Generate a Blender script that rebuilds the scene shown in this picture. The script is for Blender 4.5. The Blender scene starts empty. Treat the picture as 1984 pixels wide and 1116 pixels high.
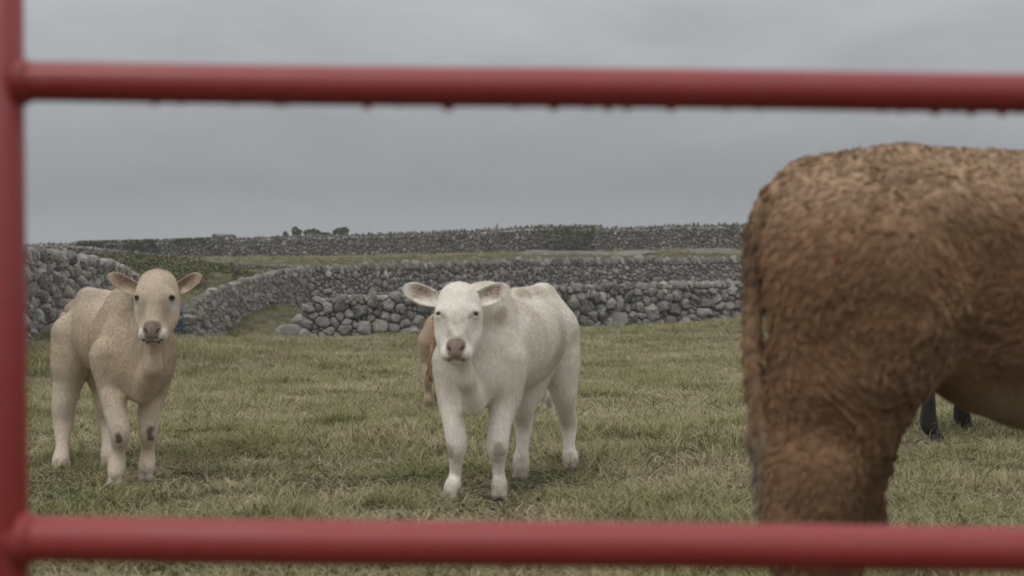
import bpy, math, random
import numpy as np
from mathutils import Vector

random.seed(7)
RNG = np.random.default_rng(11)
sc = bpy.context.scene
COL = sc.collection

# ------------------------------------------------------------------ camera
H = 1.064                        # eye height above the grass at the calves
PITCH = math.atan(68 / 2755.6)
cam_d = bpy.data.cameras.new('camera'); cam = bpy.data.objects.new('camera', cam_d); COL.objects.link(cam)
cam.location = (0, 0, H)
cam.rotation_euler = (math.radians(90) - PITCH, 0, 0)
cam_d.lens = 50; cam_d.sensor_width = 36
cam_d.clip_start = 0.05; cam_d.clip_end = 3000
cam_d.dof.use_dof = True; cam_d.dof.focus_distance = 10.5; cam_d.dof.aperture_fstop = 3.5
sc.camera = cam
sc.view_settings.view_transform = 'Standard'; sc.view_settings.look = 'None'
sc.view_settings.exposure = 0.0; sc.view_settings.gamma = 1
sc.cycles.max_bounces = 6; sc.cycles.diffuse_bounces = 3; sc.cycles.glossy_bounces = 3
sc.cycles.use_denoising = True

# ------------------------------------------------------------------ sky
SUN_EL, SUN_AZ = math.radians(58), math.radians(-150)    # soft brightness behind the cloud, from behind left
w = bpy.data.worlds.new('World'); sc.world = w; w.use_nodes = True
nt = w.node_tree; nt.nodes.clear()
def N(t, ty, **kw):
    n = t.nodes.new(ty)
    for k, v in kw.items():
        if k == 'ins':
            for a, b in v.items(): n.inputs[a].default_value = b
        else: setattr(n, k, v)
    return n
def ramp(t, stops):
    r = N(t, 'ShaderNodeValToRGB'); e = r.color_ramp.elements
    while len(e) > 1: e.remove(e[-1])
    e[0].position = stops[0][0]; e[0].color = (*stops[0][1], 1)
    for p, c in stops[1:]:
        q = e.new(p); q.color = (*c, 1)
    return r
L = nt.links.new
tc = N(nt, 'ShaderNodeTexCoord'); sx = N(nt, 'ShaderNodeSeparateXYZ'); L(tc.outputs['Generated'], sx.inputs[0])
mp = N(nt, 'ShaderNodeMapping'); mp.inputs['Scale'].default_value = (1.6, 1.6, 4.6); L(tc.outputs['Generated'], mp.inputs[0])
nz = N(nt, 'ShaderNodeTexNoise', ins={'Scale': 1.5, 'Detail': 6.0, 'Roughness': 0.5, 'Distortion': 0.5}); L(mp.outputs[0], nz.inputs['Vector'])
nz2 = N(nt, 'ShaderNodeTexNoise', ins={'Scale': 4.0, 'Detail': 5.0, 'Roughness': 0.55, 'Distortion': 0.3}); L(mp.outputs[0], nz2.inputs['Vector'])
m1 = N(nt, 'ShaderNodeMath', operation='MULTIPLY_ADD', ins={1: 0.055, 2: -0.0275}); L(nz.outputs['Fac'], m1.inputs[0])
m2 = N(nt, 'ShaderNodeMath', operation='ADD'); L(sx.outputs['Z'], m2.inputs[0]); L(m1.outputs[0], m2.inputs[1])
rp = ramp(nt, [(0.0, (.238, .258, .288)), (0.018, (.230, .245, .268)), (0.04, (.208, .216, .229)), (0.085, (.305, .316, .330)),
               (0.13, (.375, .388, .400)), (0.18, (.425, .440, .450)), (0.5, (.64, .65, .66)), (1.0, (.92, .93, .95))])
L(m2.outputs[0], rp.inputs[0])
m3 = N(nt, 'ShaderNodeMath', operation='MULTIPLY_ADD', ins={1: 0.62, 2: 0.77}); L(nz2.outputs['Fac'], m3.inputs[0])
vm = N(nt, 'ShaderNodeVectorMath', operation='SCALE'); L(rp.outputs[0], vm.inputs[0]); L(m3.outputs[0], vm.inputs['Scale'])
st = N(nt, 'ShaderNodeTexSky', sky_type='NISHITA', sun_disc=False, sun_elevation=SUN_EL, sun_rotation=SUN_AZ)
skys = N(nt, 'ShaderNodeVectorMath', operation='SCALE'); skys.inputs['Scale'].default_value = 0.004; L(st.outputs[0], skys.inputs[0])
vadd = N(nt, 'ShaderNodeVectorMath', operation='ADD'); L(vm.outputs[0], vadd.inputs[0]); L(skys.outputs[0], vadd.inputs[1])
bg = N(nt, 'ShaderNodeBackground', ins={'Strength': 1.0}); L(vadd.outputs[0], bg.inputs[0])
ow = N(nt, 'ShaderNodeOutputWorld'); L(bg.outputs[0], ow.inputs[0])
sd = bpy.data.lights.new('sun', 'SUN'); sd.energy = 0.8; sd.angle = math.radians(25); sd.color = (1, .97, .93)
so = bpy.data.objects.new('sun', sd); COL.objects.link(so)
so.rotation_euler = (math.radians(90) - SUN_EL, 0, math.radians(-32))

# ------------------------------------------------------------------ helpers
def P(px, py, d):
    """world point seen at photo pixel (px,py) at forward distance d"""
    x = (px - 992) / 2755.6; y = (558 - py) / 2755.6
    c, s = math.cos(PITCH), math.sin(PITCH)
    v = np.array([x, c + y * s, -s + y * c])
    return v / v[1] * d + np.array([0, 0, H])

def link(o, parent=None):
    COL.objects.link(o)
    if parent is not None: o.parent = parent; o.matrix_parent_inverse = parent.matrix_world.inverted()
    return o
def tag(o, label, cat, group=None):
    o['label'] = label; o['category'] = cat
    if group: o['group'] = group
    return o
def empty(name, loc, label, cat, group=None):
    o = bpy.data.objects.new(name, None); COL.objects.link(o); o.location = loc
    o.empty_display_size = 0.1
    bpy.context.view_layer.update()
    return tag(o, label, cat, group)
def mesh(name, V, F, mat=None, parent=None, smooth=True, col=None, attrs=None):
    """F: (n,3) or (n,4) int array, or list of such arrays"""
    V = np.asarray(V, np.float32)
    Fs = F if isinstance(F, list) else [F]
    Fs = [np.asarray(f, np.int32) for f in Fs if len(f)]
    loops = np.concatenate([f.ravel() for f in Fs]); tot = np.concatenate([np.full(len(f), f.shape[1], np.int32) for f in Fs])
    me = bpy.data.meshes.new(name)
    me.vertices.add(len(V)); me.vertices.foreach_set('co', V.ravel())
    me.loops.add(len(loops)); me.loops.foreach_set('vertex_index', loops)
    me.polygons.add(len(tot)); me.polygons.foreach_set('loop_start', np.concatenate([[0], np.cumsum(tot)[:-1]]).astype(np.int32))
    me.polygons.foreach_set('use_smooth', np.full(len(tot), smooth))
    me.update(calc_edges=True)
    if col is not None:
        a = me.color_attributes.new('col', 'FLOAT_COLOR', 'POINT')
        c = np.ones((len(V), 4), np.float32); c[:, :3] = col
        a.data.foreach_set('color', c.ravel())
    for k, v in (attrs or {}).items():
        a = me.attributes.new(k, 'FLOAT', 'POINT'); a.data.foreach_set('value', np.asarray(v, np.float32))
    if mat: me.materials.append(mat)
    o = bpy.data.objects.new(name, me)
    return link(o, parent)
def origin_to(o, loc):
    """move the origin of an unparented mesh object"""
    from mathutils import Matrix
    o.data.transform(Matrix.Translation(-Vector(loc))); o.location = loc

def hash3(i, j, k, s=0):
    h = (i * 374761393 + j * 668265263 + k * 2147483647 + s * 1274126177) & 0xFFFFFFFF
    h = ((h ^ (h >> 13)) * 1274126177) & 0xFFFFFFFF
    h = (h ^ (h >> 16)) & 0xFFFFFFFF
    return h.astype(np.float64) / 4294967295.0
def vnoise(p, s=0):
    p = np.asarray(p, np.float64); f = np.floor(p); t = p - f; t = t * t * (3 - 2 * t); i = f.astype(np.int64)
    r = 0
    for a in (0, 1):
        for b in (0, 1):
            for c in (0, 1):
                wgt = (t[..., 0] if a else 1 - t[..., 0]) * (t[..., 1] if b else 1 - t[..., 1]) * (t[..., 2] if c else 1 - t[..., 2])
                r = r + wgt * hash3(i[..., 0] + a, i[..., 1] + b, i[..., 2] + c, s)
    return r * 2 - 1
def fbm(p, o=3, s=0):
    p = np.asarray(p, np.float64); r = 0; a = 1; t = 0
    for k in range(o):
        r = r + a * vnoise(p * (2 ** k) + 17.3 * k, s + k); t += a; a *= .5
    return r / t
def vn3(p, s=0): return np.stack([vnoise(p, s), vnoise(p, s + 50), vnoise(p, s + 90)], -1)
def nrm(v): return v / np.maximum(np.linalg.norm(v, axis=-1, keepdims=True), 1e-9)
def sstep(a, b, x):
    t = np.clip((x - a) / (b - a), 0, 1); return t * t * (3 - 2 * t)

# ------------------------------------------------------------------ materials
def pmat(name, build, rough=.8, spec=.3):
    m = bpy.data.materials.new(name); m.use_nodes = True; t = m.node_tree
    b = t.nodes['Principled BSDF']; b.inputs['Roughness'].default_value = rough
    b.inputs['Specular IOR Level'].default_value = spec
    build(t, b); return m
def mixc(t, a, b, fac, blend='MIX'):
    m = N(t, 'ShaderNodeMix', data_type='RGBA', blend_type=blend)
    for k, v in (('Factor', fac), ('A', a), ('B', b)):
        s = [i for i in m.inputs if i.name == k and (i.type == 'RGBA' or k == 'Factor')][0]
        if hasattr(v, 'is_output') or isinstance(v, bpy.types.NodeSocket): t.links.new(v, s)
        else: s.default_value = v if k == 'Factor' else (*v, 1)
    return [o for o in m.outputs if o.type == 'RGBA'][0]
def bump(t, b, h, s, d):
    n = N(t, 'ShaderNodeBump', ins={'Strength': s, 'Distance': d}); t.links.new(h, n.inputs['Height']); t.links.new(n.outputs[0], b.inputs['Normal'])
def noise(t, vec, scale, detail=4, rough=.55):
    n = N(t, 'ShaderNodeTexNoise', ins={'Scale': scale, 'Detail': detail, 'Roughness': rough}); t.links.new(vec, n.inputs['Vector']); return n.outputs['Fac']
def maprange(t, v, a, b, c=0, d=1):
    n = N(t, 'ShaderNodeMapRange', ins={1: a, 2: b, 3: c, 4: d}); t.links.new(v, n.inputs[0]); return n.outputs[0]

def stone_mat(name, dark, light, lichen=(.34, .33, .31), lich=.56, warm=(.20, .15, .09), scale=1.0, moss=0.0):
    def f(t, b):
        pos = N(t, 'ShaderNodeNewGeometry').outputs['Position']
        a = N(t, 'ShaderNodeAttribute', attribute_name='tone').outputs['Fac']
        c = mixc(t, dark, light, a)
        n1 = noise(t, pos, 4 * scale, 6, .65); n2 = noise(t, pos, 14 * scale, 6, .7)
        c = mixc(t, c, lichen, maprange(t, n1, lich, lich + .10, 0, .75))
        c = mixc(t, c, warm, maprange(t, noise(t, pos, 1.7 * scale, 4), .56, .72, 0, .55))
        c = mixc(t, c, (.035, .034, .032), maprange(t, n2, .42, .30, 0, .6))
        if moss: c = mixc(t, c, (.075, .085, .03), maprange(t, noise(t, pos, .9 * scale, 5), .52, .60, 0, moss))
        t.links.new(c, b.inputs['Base Color']); bump(t, b, n2, .7, .03 / scale)
    return pmat(name, f, .95, .15)
M_near = stone_mat('weathered limestone boulders', (.155, .145, .13), (.40, .375, .335), lichen=(.46, .45, .42), lich=.56)
M_mid = stone_mat('grey limestone rubble', (.16, .148, .13), (.42, .39, .345), lichen=(.45, .44, .41), lich=.56, scale=1.4)
M_far = stone_mat('dark limestone rubble', (.15, .135, .118), (.37, .335, .295), lichen=(.38, .36, .34), lich=.58, scale=1.5, moss=.4)
M_left = stone_mat('lichened limestone', (.15, .142, .13), (.42, .40, .365), lichen=(.55, .53, .49), lich=.54, warm=(.30, .21, .12))
def _core(t, b):
    pos = N(t, 'ShaderNodeNewGeometry').outputs['Position']
    n = noise(t, pos, 9, 6); t.links.new(mixc(t, (.07, .067, .062), (.17, .163, .15), n), b.inputs['Base Color']); bump(t, b, n, 1, .1)
M_core = pmat('rubble core', _core, 1, .1)

def _ground(t, b):
    pos = N(t, 'ShaderNodeNewGeometry').outputs['Position']
    n = noise(t, pos, 1.3, 6, .6); n2 = noise(t, pos, 22, 6, .7)
    c = mixc(t, (.075, .075, .034), (.13, .105, .06), maprange(t, n, .4, .62))
    c = mixc(t, c, (.14, .12, .075), maprange(t, n2, .5, .75, 0, .8))
    t.links.new(c, b.inputs['Base Color']); bump(t, b, n2, 1, .03)
M_ground = pmat('pasture thatch', _ground, 1, .1)

GREEN1, GREEN2, STRAW, BROWN = (.205, .212, .084), (.300, .288, .125), (.50, .435, .27), (.28, .21, .13)
def _grass(t, b):
    pos = N(t, 'ShaderNodeNewGeometry').outputs['Position']
    a = N(t, 'ShaderNodeAttribute', attribute_name='tone').outputs['Fac']
    tip = N(t, 'ShaderNodeAttribute', attribute_name='tip').outputs['Fac']
    n = noise(t, pos, .85, 5, .62); n2 = noise(t, pos, .33, 3, .5)
    s = N(t, 'ShaderNodeMath', operation='ADD'); t.links.new(a, s.inputs[0])
    q = maprange(t, n, .36, .66, -.28, .50); t.links.new(q, s.inputs[1])
    c = mixc(t, GREEN1, GREEN2, maprange(t, n2, .35, .65))
    c = mixc(t, c, STRAW, maprange(t, s.outputs[0], .34, .76))
    c = mixc(t, c, BROWN, maprange(t, s.outputs[0], .88, 1.15))
    c2 = mixc(t, c, STRAW, maprange(t, tip, .72, 1.0, 0, .32))
    t.links.new(c2, b.inputs['Base Color'])
M_grass = pmat('grass blades', _grass, .7, .25)
def _leafy(c1, c2, sc_=3):
    def f(t, b):
        pos = N(t, 'ShaderNodeNewGeometry').outputs['Position']
        a = N(t, 'ShaderNodeAttribute', attribute_name='tone').outputs['Fac']
        c = mixc(t, c1, c2, a); c = mixc(t, c, (.16, .12, .06), maprange(t, noise(t, pos, sc_, 4), .55, .72, 0, .5))
        t.links.new(c, b.inputs['Base Color'])
    return f
M_ivy = pmat('ivy leaves', _leafy((.085, .10, .042), (.20, .21, .095)), .6, .3)
M_scrub = pmat('scrub foliage', _leafy((.085, .095, .038), (.21, .205, .09), 1.2), .8, .2)

def _red(t, b):
    pos = N(t, 'ShaderNodeNewGeometry').outputs['Position']
    n = noise(t, pos, 7, 5); n2 = noise(t, pos, 60, 4)
    c = mixc(t, (.28, .023, .023), (.35, .038, .036), n)
    c = mixc(t, c, (.30, .10, .09), maprange(t, n2, .58, .75, 0, .4))
    t.links.new(c, b.inputs['Base Color'])
    t.links.new(maprange(t, n, .35, .65, .42, .55), b.inputs['Roughness'])
    bump(t, b, n2, .15, .002)
M_red = pmat('worn red paint on steel', _red, .4, .7)
def _blue(t, b):
    pos = N(t, 'ShaderNodeNewGeometry').outputs['Position']
    t.links.new(mixc(t, (.045, .10, .19), (.08, .15, .24), noise(t, pos, 5)), b.inputs['Base Color'])
M_blue = pmat('blue painted steel', _blue, .5, .4)
def _water(t, b):
    b.inputs['Transmission Weight'].default_value = 1; b.inputs['IOR'].default_value = 1.33
    b.inputs['Base Color'].default_value = (.9, .95, .97, 1)
M_water = pmat('rain water', _water, .03, .5)

def skin_mat(name, amount=.25, scale=90, rough=.75, bumpd=.004):
    def f(t, b):
        pos = N(t, 'ShaderNodeTexCoord').outputs['Object']
        a = N(t, 'ShaderNodeAttribute', attribute_name='col').outputs['Color']
        mp = N(t, 'ShaderNodeMapping'); mp.inputs['Scale'].default_value = (1, 1, .35); t.links.new(pos, mp.inputs[0])
        n = noise(t, mp.outputs[0], scale, 5, .65); n2 = noise(t, pos, 9, 4)
        v = N(t, 'ShaderNodeVectorMath', operation='SCALE'); t.links.new(a, v.inputs[0])
        s = N(t, 'ShaderNodeMath', operation='MULTIPLY'); t.links.new(maprange(t, n, .25, .75, 1 - amount, 1 + amount), s.inputs[0])
        t.links.new(maprange(t, n2, .3, .7, .92, 1.06), s.inputs[1]); t.links.new(s.outputs[0], v.inputs['Scale'])
        t.links.new(v.outputs[0], b.inputs['Base Color']); bump(t, b, n, .6, bumpd)
        b.inputs['Sheen Weight'].default_value = .15
    return pmat(name, f, rough, .2)
M_skin = skin_mat('short calf hide')
M_hide = skin_mat('shaggy hide', .3, 60, .85, .006)
def _hair(t, b):
    a = N(t, 'ShaderNodeAttribute', attribute_name='col').outputs['Color']
    t.links.new(a, b.inputs['Base Color'])
M_hair = pmat('coat hair', _hair, .6, .25)
def plain(name, c, rough, spec=.5, scale=30, var=.25):
    def f(t, b):
        pos = N(t, 'ShaderNodeTexCoord').outputs['Object']; n = noise(t, pos, scale, 4)
        t.links.new(mixc(t, tuple(x * (1 - var) for x in c), tuple(x * (1 + var) for x in c), n), b.inputs['Base Color']); bump(t, b, n, .3, .003)
    return pmat(name, f, rough, spec)
M_eye = plain('wet dark eye', (.012, .010, .011), .08, .6)
M_hoof = plain('calf hoof', (.38, .325, .26), .7)
M_hoofd = plain('dark hoof', (.03, .028, .027), .6)
M_twig = plain('dead stems', (.05, .037, .026), .9, .1)

# ------------------------------------------------------------------ terrain
def tps_fit(pts):
    A = np.array(pts, float); n = len(A); X = A[:, :2]
    d = np.linalg.norm(X[:, None] - X[None], axis=-1)
    K = np.where(d > 0, d * d * np.log(d + 1e-12), 0) + np.eye(n) * .3
    Pm = np.hstack([np.ones((n, 1)), X]); S = np.zeros((n + 3, n + 3))
    S[:n, :n] = K; S[:n, n:] = Pm; S[n:, :n] = Pm.T
    return X, np.linalg.solve(S, np.concatenate([A[:, 2], np.zeros(3)]))
ctrl = []
for x in (-9, -6, -3, 0, 3, 6, 9):
    for y in (-4, 0, 3, 6, 8): ctrl.append((x, y, 0.0))
for x in (-7, -3, 0, 3, 8): ctrl.append((x, 10.6, -.13)); ctrl.append((x * 1.3, 20, -.60 + .012 * x)); ctrl.append((x * 1.5, 29, -1.02 + .02 * x))
for a in [(360, 672, 37), (345, 674, 40), (575, 660, 38), (780, 657, 39), (1000, 645, 41), (1220, 635, 43), (1440, 621, 44.5), (1984, 600, 48),
          (60, 650, 25), (200, 664, 31), (590, 597, 55), (800, 592, 57), (1000, 584, 60), (1440, 572, 66), (1984, 560, 72),
          (470, 632, 45), (160, 548, 42), (300, 534, 50), (440, 537, 54), (60, 520, 48), (120,516,58), (60, 508, 84), (450, 509, 84), (700, 505, 84), (1000, 500, 82),
          (1440, 492, 80), (1984, 488, 80), (600, 512, 66), (1000, 503, 70), (1440, 497, 72), (2600, 500, 80), (-500, 512, 84)]:
    ctrl.append(tuple(P(*a)))
for x in (-60, -20, 20, 60): ctrl.append((x, 105, .6)); ctrl.append((x, 140, -1.5))
TX, TW = tps_fit(ctrl)
def ground(x, y):
    x = np.atleast_1d(np.asarray(x, float)); y = np.atleast_1d(np.asarray(y, float)); shp = x.shape
    q = np.stack([np.clip(x.ravel(), -70, 70), np.clip(y.ravel(), -6, 150)], -1); out = np.empty(len(q))
    for i in range(0, len(q), 40000):
        s = q[i:i + 40000]; d = np.linalg.norm(s[:, None] - TX[None], axis=-1)
        out[i:i + 40000] = (d * d * np.log(d + 1e-12)) @ TW[:-3] + TW[-3] + s @ TW[-2:]
    flat = 1 - sstep(7.2, 10, np.hypot(q[:, 0] * .6, q[:, 1]))
    out = out * (1 - flat)
    q3 = np.stack([q[:, 0], q[:, 1], q[:, 0] * 0], -1)
    out += .022 * fbm(q3 * 1.4, 3, 5) * (1 - .5 * flat)
    far = np.maximum(0, y.ravel() - 150); out -= far * .02
    return out.reshape(shp)
def gz(x, y): return float(ground([x], [y])[0])

def build_ground():
    ys = np.concatenate([np.arange(-30, 1, 3.0), np.arange(1, 13, .2), np.arange(13, 50, .4), np.arange(50, 110, .9), np.arange(110, 160, 5), np.geomspace(160, 1800, 14)])
    xs = np.concatenate([-np.geomspace(1400, 36, 14), np.arange(-34, -12, .9), np.arange(-12, 12.01, .3), np.arange(13, 36, .9), np.geomspace(37, 1400, 14)])
    X, Y = np.meshgrid(xs, ys); Z = ground(X, Y); n = len(xs)
    V = np.stack([X, Y, Z], -1).reshape(-1, 3)
    i, j = np.meshgrid(np.arange(n - 1), np.arange(len(ys) - 1)); b = (j * n + i).ravel()
    o = mesh('ground', V, np.stack([b, b + 1, b + n + 1, b + n], -1), M_ground)
    o['kind'] = 'structure'; return o
build_ground()

# ------------------------------------------------------------------ dry stone walls
def stones(path, rows, name, mat, label, sw, depth, lean=.2, rings=None, seed=0, na=14, topfn=None, end_caps=True, cat='stone wall', prune=None, group='dry stone field walls', cope_name='coping'):
    """path: [(x,y,ztop,height)...]; rows: list of (relative height, width/height aspect, tilt in degrees) from base up; last row = coping"""
    r = np.random.default_rng(seed)
    pth = np.array(path, float); seg = np.hypot(*(pth[1:, :2] - pth[:-1, :2]).T); S = np.concatenate([[0], np.cumsum(seg)]); LEN = S[-1]
    def at(s):
        s = np.asarray(s, float)
        return np.stack([np.interp(s, S, pth[:, k]) for k in range(4)], -1)
    def frame(s):
        a = at(np.clip(s - .4, 0, LEN)); b = at(np.clip(s + .4, 0, LEN)); t = nrm((b - a)[..., :2]); n = np.stack([t[..., 1], -t[..., 0]], -1)
        p = at(s)[..., :2]; flip = np.sign((n * (-p)).sum(-1, keepdims=True)); return t, n * flip     # face the field (viewer side)
    hmean = pth[:, 3].mean()
    bh, alo, ahi, flen, tsd, cfrac, casp, clean_ = rows     # stone height, aspect range, patch length, tilt spread, coping share, its aspect, its lean
    seeds = []; acc = np.zeros((0, 2)); aw = np.zeros(0); ah = np.zeros(0)
    def try_fill(ntry, sc_, tol):
        nonlocal acc, aw, ah
        ss = r.uniform(-.05, LEN, ntry); fv = r.uniform(-.03, 1 - cfrac * .85, ntry); hgt = at(ss)[:, 3]; tt = fv * hgt
        reg = (1.05 - fv) * .9 + .75 * fbm(np.stack([ss / flen, tt / flen * 1.6, 0 * ss + seed], -1), 2, seed)
        asp = np.exp(np.log(alo) + (np.log(ahi) - np.log(alo)) * np.clip(reg, 0, 1)) * np.exp(r.normal(0, .22, ntry))
        szz = bh * sc_ * np.exp(r.normal(0, .27, ntry)); hh_ = szz / np.sqrt(asp) ; ww_ = szz * np.sqrt(asp)
        tl = np.radians(r.normal(0, tsd, ntry) + np.where(asp < .9, r.choice([-1, 1], ntry, p=[.3, .7]) * 14, 0))
        for i in range(ntry):
            dx = np.abs(acc[:, 0] - ss[i]) / ((aw + ww_[i]) * .5); dy = np.abs(acc[:, 1] - tt[i]) / ((ah + hh_[i]) * .5)
            if len(dx) and ((dx ** 2.5 + dy ** 2.5) < tol ** 2.5).any(): continue
            acc = np.vstack([acc, [ss[i], tt[i]]]); aw = np.append(aw, ww_[i]); ah = np.append(ah, hh_[i]); seeds.append((ss[i], fv[i], ww_[i], hh_[i], tl[i], 0))
    nbase = int(LEN * hmean / (bh * bh))
    try_fill(nbase * 7, 1.12, .86); try_fill(nbase * 9, .72, .84); try_fill(nbase * 8, .45, .86)
    s = 0.0
    while s < LEN and cfrac > 0:
        hh_ = at(s)[3] * cfrac * r.uniform(.75, 1.35); ww_ = hh_ * casp * r.uniform(.6, 1.5)
        seeds.append((s + ww_ / 2, 1 - cfrac * .5 + r.normal(0, .12) * cfrac, ww_, hh_, math.radians(clean_ + r.normal(0, 11)), 1)); s += ww_ * .9
    A = np.array(seeds); hA = at(A[:, 0])[:, 3]
    C = np.stack([A[:, 0], A[:, 1] * hA], -1); n = len(C)
    ca, sa = np.cos(A[:, 4]), np.sin(A[:, 4]); hw, hh = A[:, 2] / 2, A[:, 3] / 2
    th = np.linspace(0, 2 * np.pi, na, endpoint=False)
    D = np.stack([np.cos(th), np.sin(th)], -1)
    def met(d, i):    # elliptical metric of stone i for offset d
        x = d[..., 0] * ca[i] + d[..., 1] * sa[i]; y = -d[..., 0] * sa[i] + d[..., 1] * ca[i]
        return (np.abs(x / hw[i]) ** 3.4 + np.abs(y / hh[i]) ** 3.4) ** (1 / 3.4)
    rad = np.zeros((n, na)); K = 14
    order = np.argsort(C[:, 0]); 
    big = max(A[:, 2].max(), A[:, 3].max()) * 2.0
    for i in range(n):
        near = np.where(np.abs(C[:, 0] - C[i, 0]) < big)[0]; near = near[near != i]
        dd = np.hypot(*(C[near] - C[i]).T); near = near[np.argsort(dd)[:K]]
        ts = np.linspace(.08, 1.75, 30)
        own1 = 1 / np.maximum(met(D, i), 1e-6)            # radius at which own metric = 1
        pts = C[i] + D[:, None] * (own1[:, None] * ts)[..., None]   # na,26,2
        own = ts[None, :]
        oth = np.full(own.shape if False else (na, len(ts)), 9.0)
        for j in near: oth = np.minimum(oth, met(pts - C[j], j))
        ok = np.broadcast_to(own, oth.shape) < oth
        k = np.where(ok.all(1), len(ts) - 1, np.argmax(~ok, axis=1) - 1); k = np.maximum(k, 0)
        rad[i] = own1 * np.minimum(ts[k], 1.7)
    rad *= 1.01
    rad = .80 * rad + .10 * np.roll(rad, 1, 1) + .10 * np.roll(rad, -1, 1)
    rings = rings or [(.0, 1.0), (.50, .97), (.80, .82), (.96, .45), (1.0, 0.0), (.95, -.5), (.6, -1.0)]
    T, Nn = frame(A[:, 0]); base = at(A[:, 0])
    size = rad.mean(1)
    dep = depth * .8 * (.5 + .6 * size / size.mean()) * r.uniform(.75, 1.2, n)
    if prune is not None:
        pass
    tilt = r.normal(0, .22, (n, 2)); offs = r.normal(0, .12, n) * depth
    V = []; nr = len(rings)
    for (a, dz) in rings:
        q = D[None] * (rad * a)[..., None]                                      # n,na,2
        q = q * (1 + .0)
        z = dep[:, None] * dz + (q * tilt[:, None]).sum(-1) * max(dz + .2, 0) + offs[:, None]
        u = C[:, None, 0] + q[..., 0]; v = C[:, None, 1] + q[..., 1]
        zb = (base[:, 2] - base[:, 3])[:, None]
        inset = (v / np.maximum(hA[:, None], .1)) * lean * .3
        z = z - inset
        X = base[:, None, 0] + T[:, None, 0] * q[..., 0] + Nn[:, None, 0] * z
        Y = base[:, None, 1] + T[:, None, 1] * q[..., 0] + Nn[:, None, 1] * z
        V.append(np.stack([X, Y, zb + v], -1))
    V = np.stack(V, 1)                                                           # n,nr,na,3
    sz = size[:, None, None, None]
    q = V / np.maximum(sz, .02)
    V = V + sz * (.16 * vn3(q * 1.1, 3 + seed) + .11 * vn3(q * 2.6, 9 + seed))
    cid = np.arange(n); idx = (cid[:, None, None] * nr + np.arange(nr)[None, :, None]) * na + np.arange(na)[None, None]
    a = idx[:, :-1]; b = idx[:, 1:]; F = np.stack([a, b, np.roll(b, -1, 2), np.roll(a, -1, 2)], -1)
    tone = np.clip(r.normal(.42, .22, n), 0, 1); light = r.random(n) < .06; tone[light] = 1.0
    root = empty(name, tuple(base[0, :2]) + (float(base[0, 2] - base[0, 3]),), label, cat, group)
    def sub(mask, nm):
        ids = np.where(mask)[0]
        Vs = V[ids].reshape(-1, 3); m = np.arange(len(ids))
        ix = (m[:, None, None] * nr + np.arange(nr)[None, :, None]) * na + np.arange(na)[None, None]
        a = ix[:, :-1]; b = ix[:, 1:]; F = np.stack([a, b, np.roll(b, -1, 2), np.roll(a, -1, 2)], -1).reshape(-1, 4)
        e = ix[:, -1]; 
        o = mesh(nm, Vs, F, mat, root, smooth=False, attrs={'tone': np.repeat(tone[ids], nr * na)})
        return o
    cop = A[:, 5] == 1
    sub(~cop, 'stonework'); sub(cop, cope_name)
    # rubble core behind the faces
    ss = np.arange(0, LEN + .01, .35); ss = np.minimum(ss, LEN); b = at(ss); t, nn = frame(ss); prof = [(0.0, -.35), (0.0, .60), (0.0, .86), (-1, .86), (-1, .5), (-1, -.35)]
    Vc = []
    for (k, fv) in prof:
        zz = b[:, 2] - b[:, 3] + fv * b[:, 3]
        off = (-.25 * depth - lean * .3 * max(fv, 0)) if k == 0 else -max(depth * 2.2, .38)
        Vc.append(np.stack([b[:, 0] + nn[:, 0] * off, b[:, 1] + nn[:, 1] * off, zz], -1))
    Vc = np.stack(Vc, 1); m = len(ss); k = len(prof)
    Vc = Vc + .05 * vn3(Vc * 4, 4)
    ix = np.arange(m)[:, None] * k + np.arange(k)[None]
    F = np.stack([ix[:-1, :-1], ix[1:, :-1], ix[1:, 1:], ix[:-1, 1:]], -1).reshape(-1, 4)
    caps = [np.array([[0, 1, 2, 3], [0, 3, 4, 5]]) , np.array([[0, 1, 2, 3], [0, 3, 4, 5]]) + (m - 1) * k]
    mesh('rubble_core', Vc.reshape(-1, 3), [F] + caps, M_core, root, smooth=False)
    return root

def pathpix(pts):
    """pts: (px, ytop, ybase, distance)"""
    out = []
    for px, yt, yb, d in pts:
        t = P(px, yt, d); bb = P(px, yb, d); out.append((t[0], t[1], t[2], t[2] - bb[2] + .05))
    return out
# near wall of big boulders
stones(pathpix([(590, 588, 659, 38), (620, 578, 658, 38), (700, 573, 658, 38.4), (800, 570, 657, 39), (900, 566, 650, 40), (1000, 562, 643, 41), (1100, 556, 636, 42),
                (1250, 553, 630, 43), (1440, 549, 618, 44.5), (1600, 548, 613, 45.5), (2000, 546, 601, 48)]),
       (.27, .45, 1.8, 2.2, 22, .12, 1.5, 5), 'boulder_wall', M_near,
       'low wall of big rounded boulders across the field behind the white calf', 1.0, .20, .5, seed=1, na=16)
# middle wall
stones(pathpix([(588, 519, 600, 55), (700, 514, 596, 56), (850, 510, 590, 58), (1000, 506, 586, 60), (1200, 503, 580, 62.5), (1440, 500, 574, 66), (1700, 498, 570, 69), (2020, 496, 562, 72)]),
       (.175, .38, 3.8, 3.0, 9, .16, .42, 16), 'rubble_wall', M_mid,
       'grey rubble wall with upright top stones, between the boulder wall and the skyline wall', .9, .13, .3, seed=2, na=10)
# diagonal wall joining it, running towards the blue gate
stones(pathpix([(368, 606, 674, 37), (380, 586, 670, 38), (410, 568, 655, 41), (450, 552, 640, 45), (500, 537, 622, 49), (545, 526, 608, 52), (592, 519, 600, 55)]),
       (.165, .5, 2.0, 2.5, 14, .10, .55, 16), 'sloping_wall', M_mid,
       'grey rubble wall running downhill to the blue gate', .95, .13, .3, seed=3, na=10)
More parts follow.
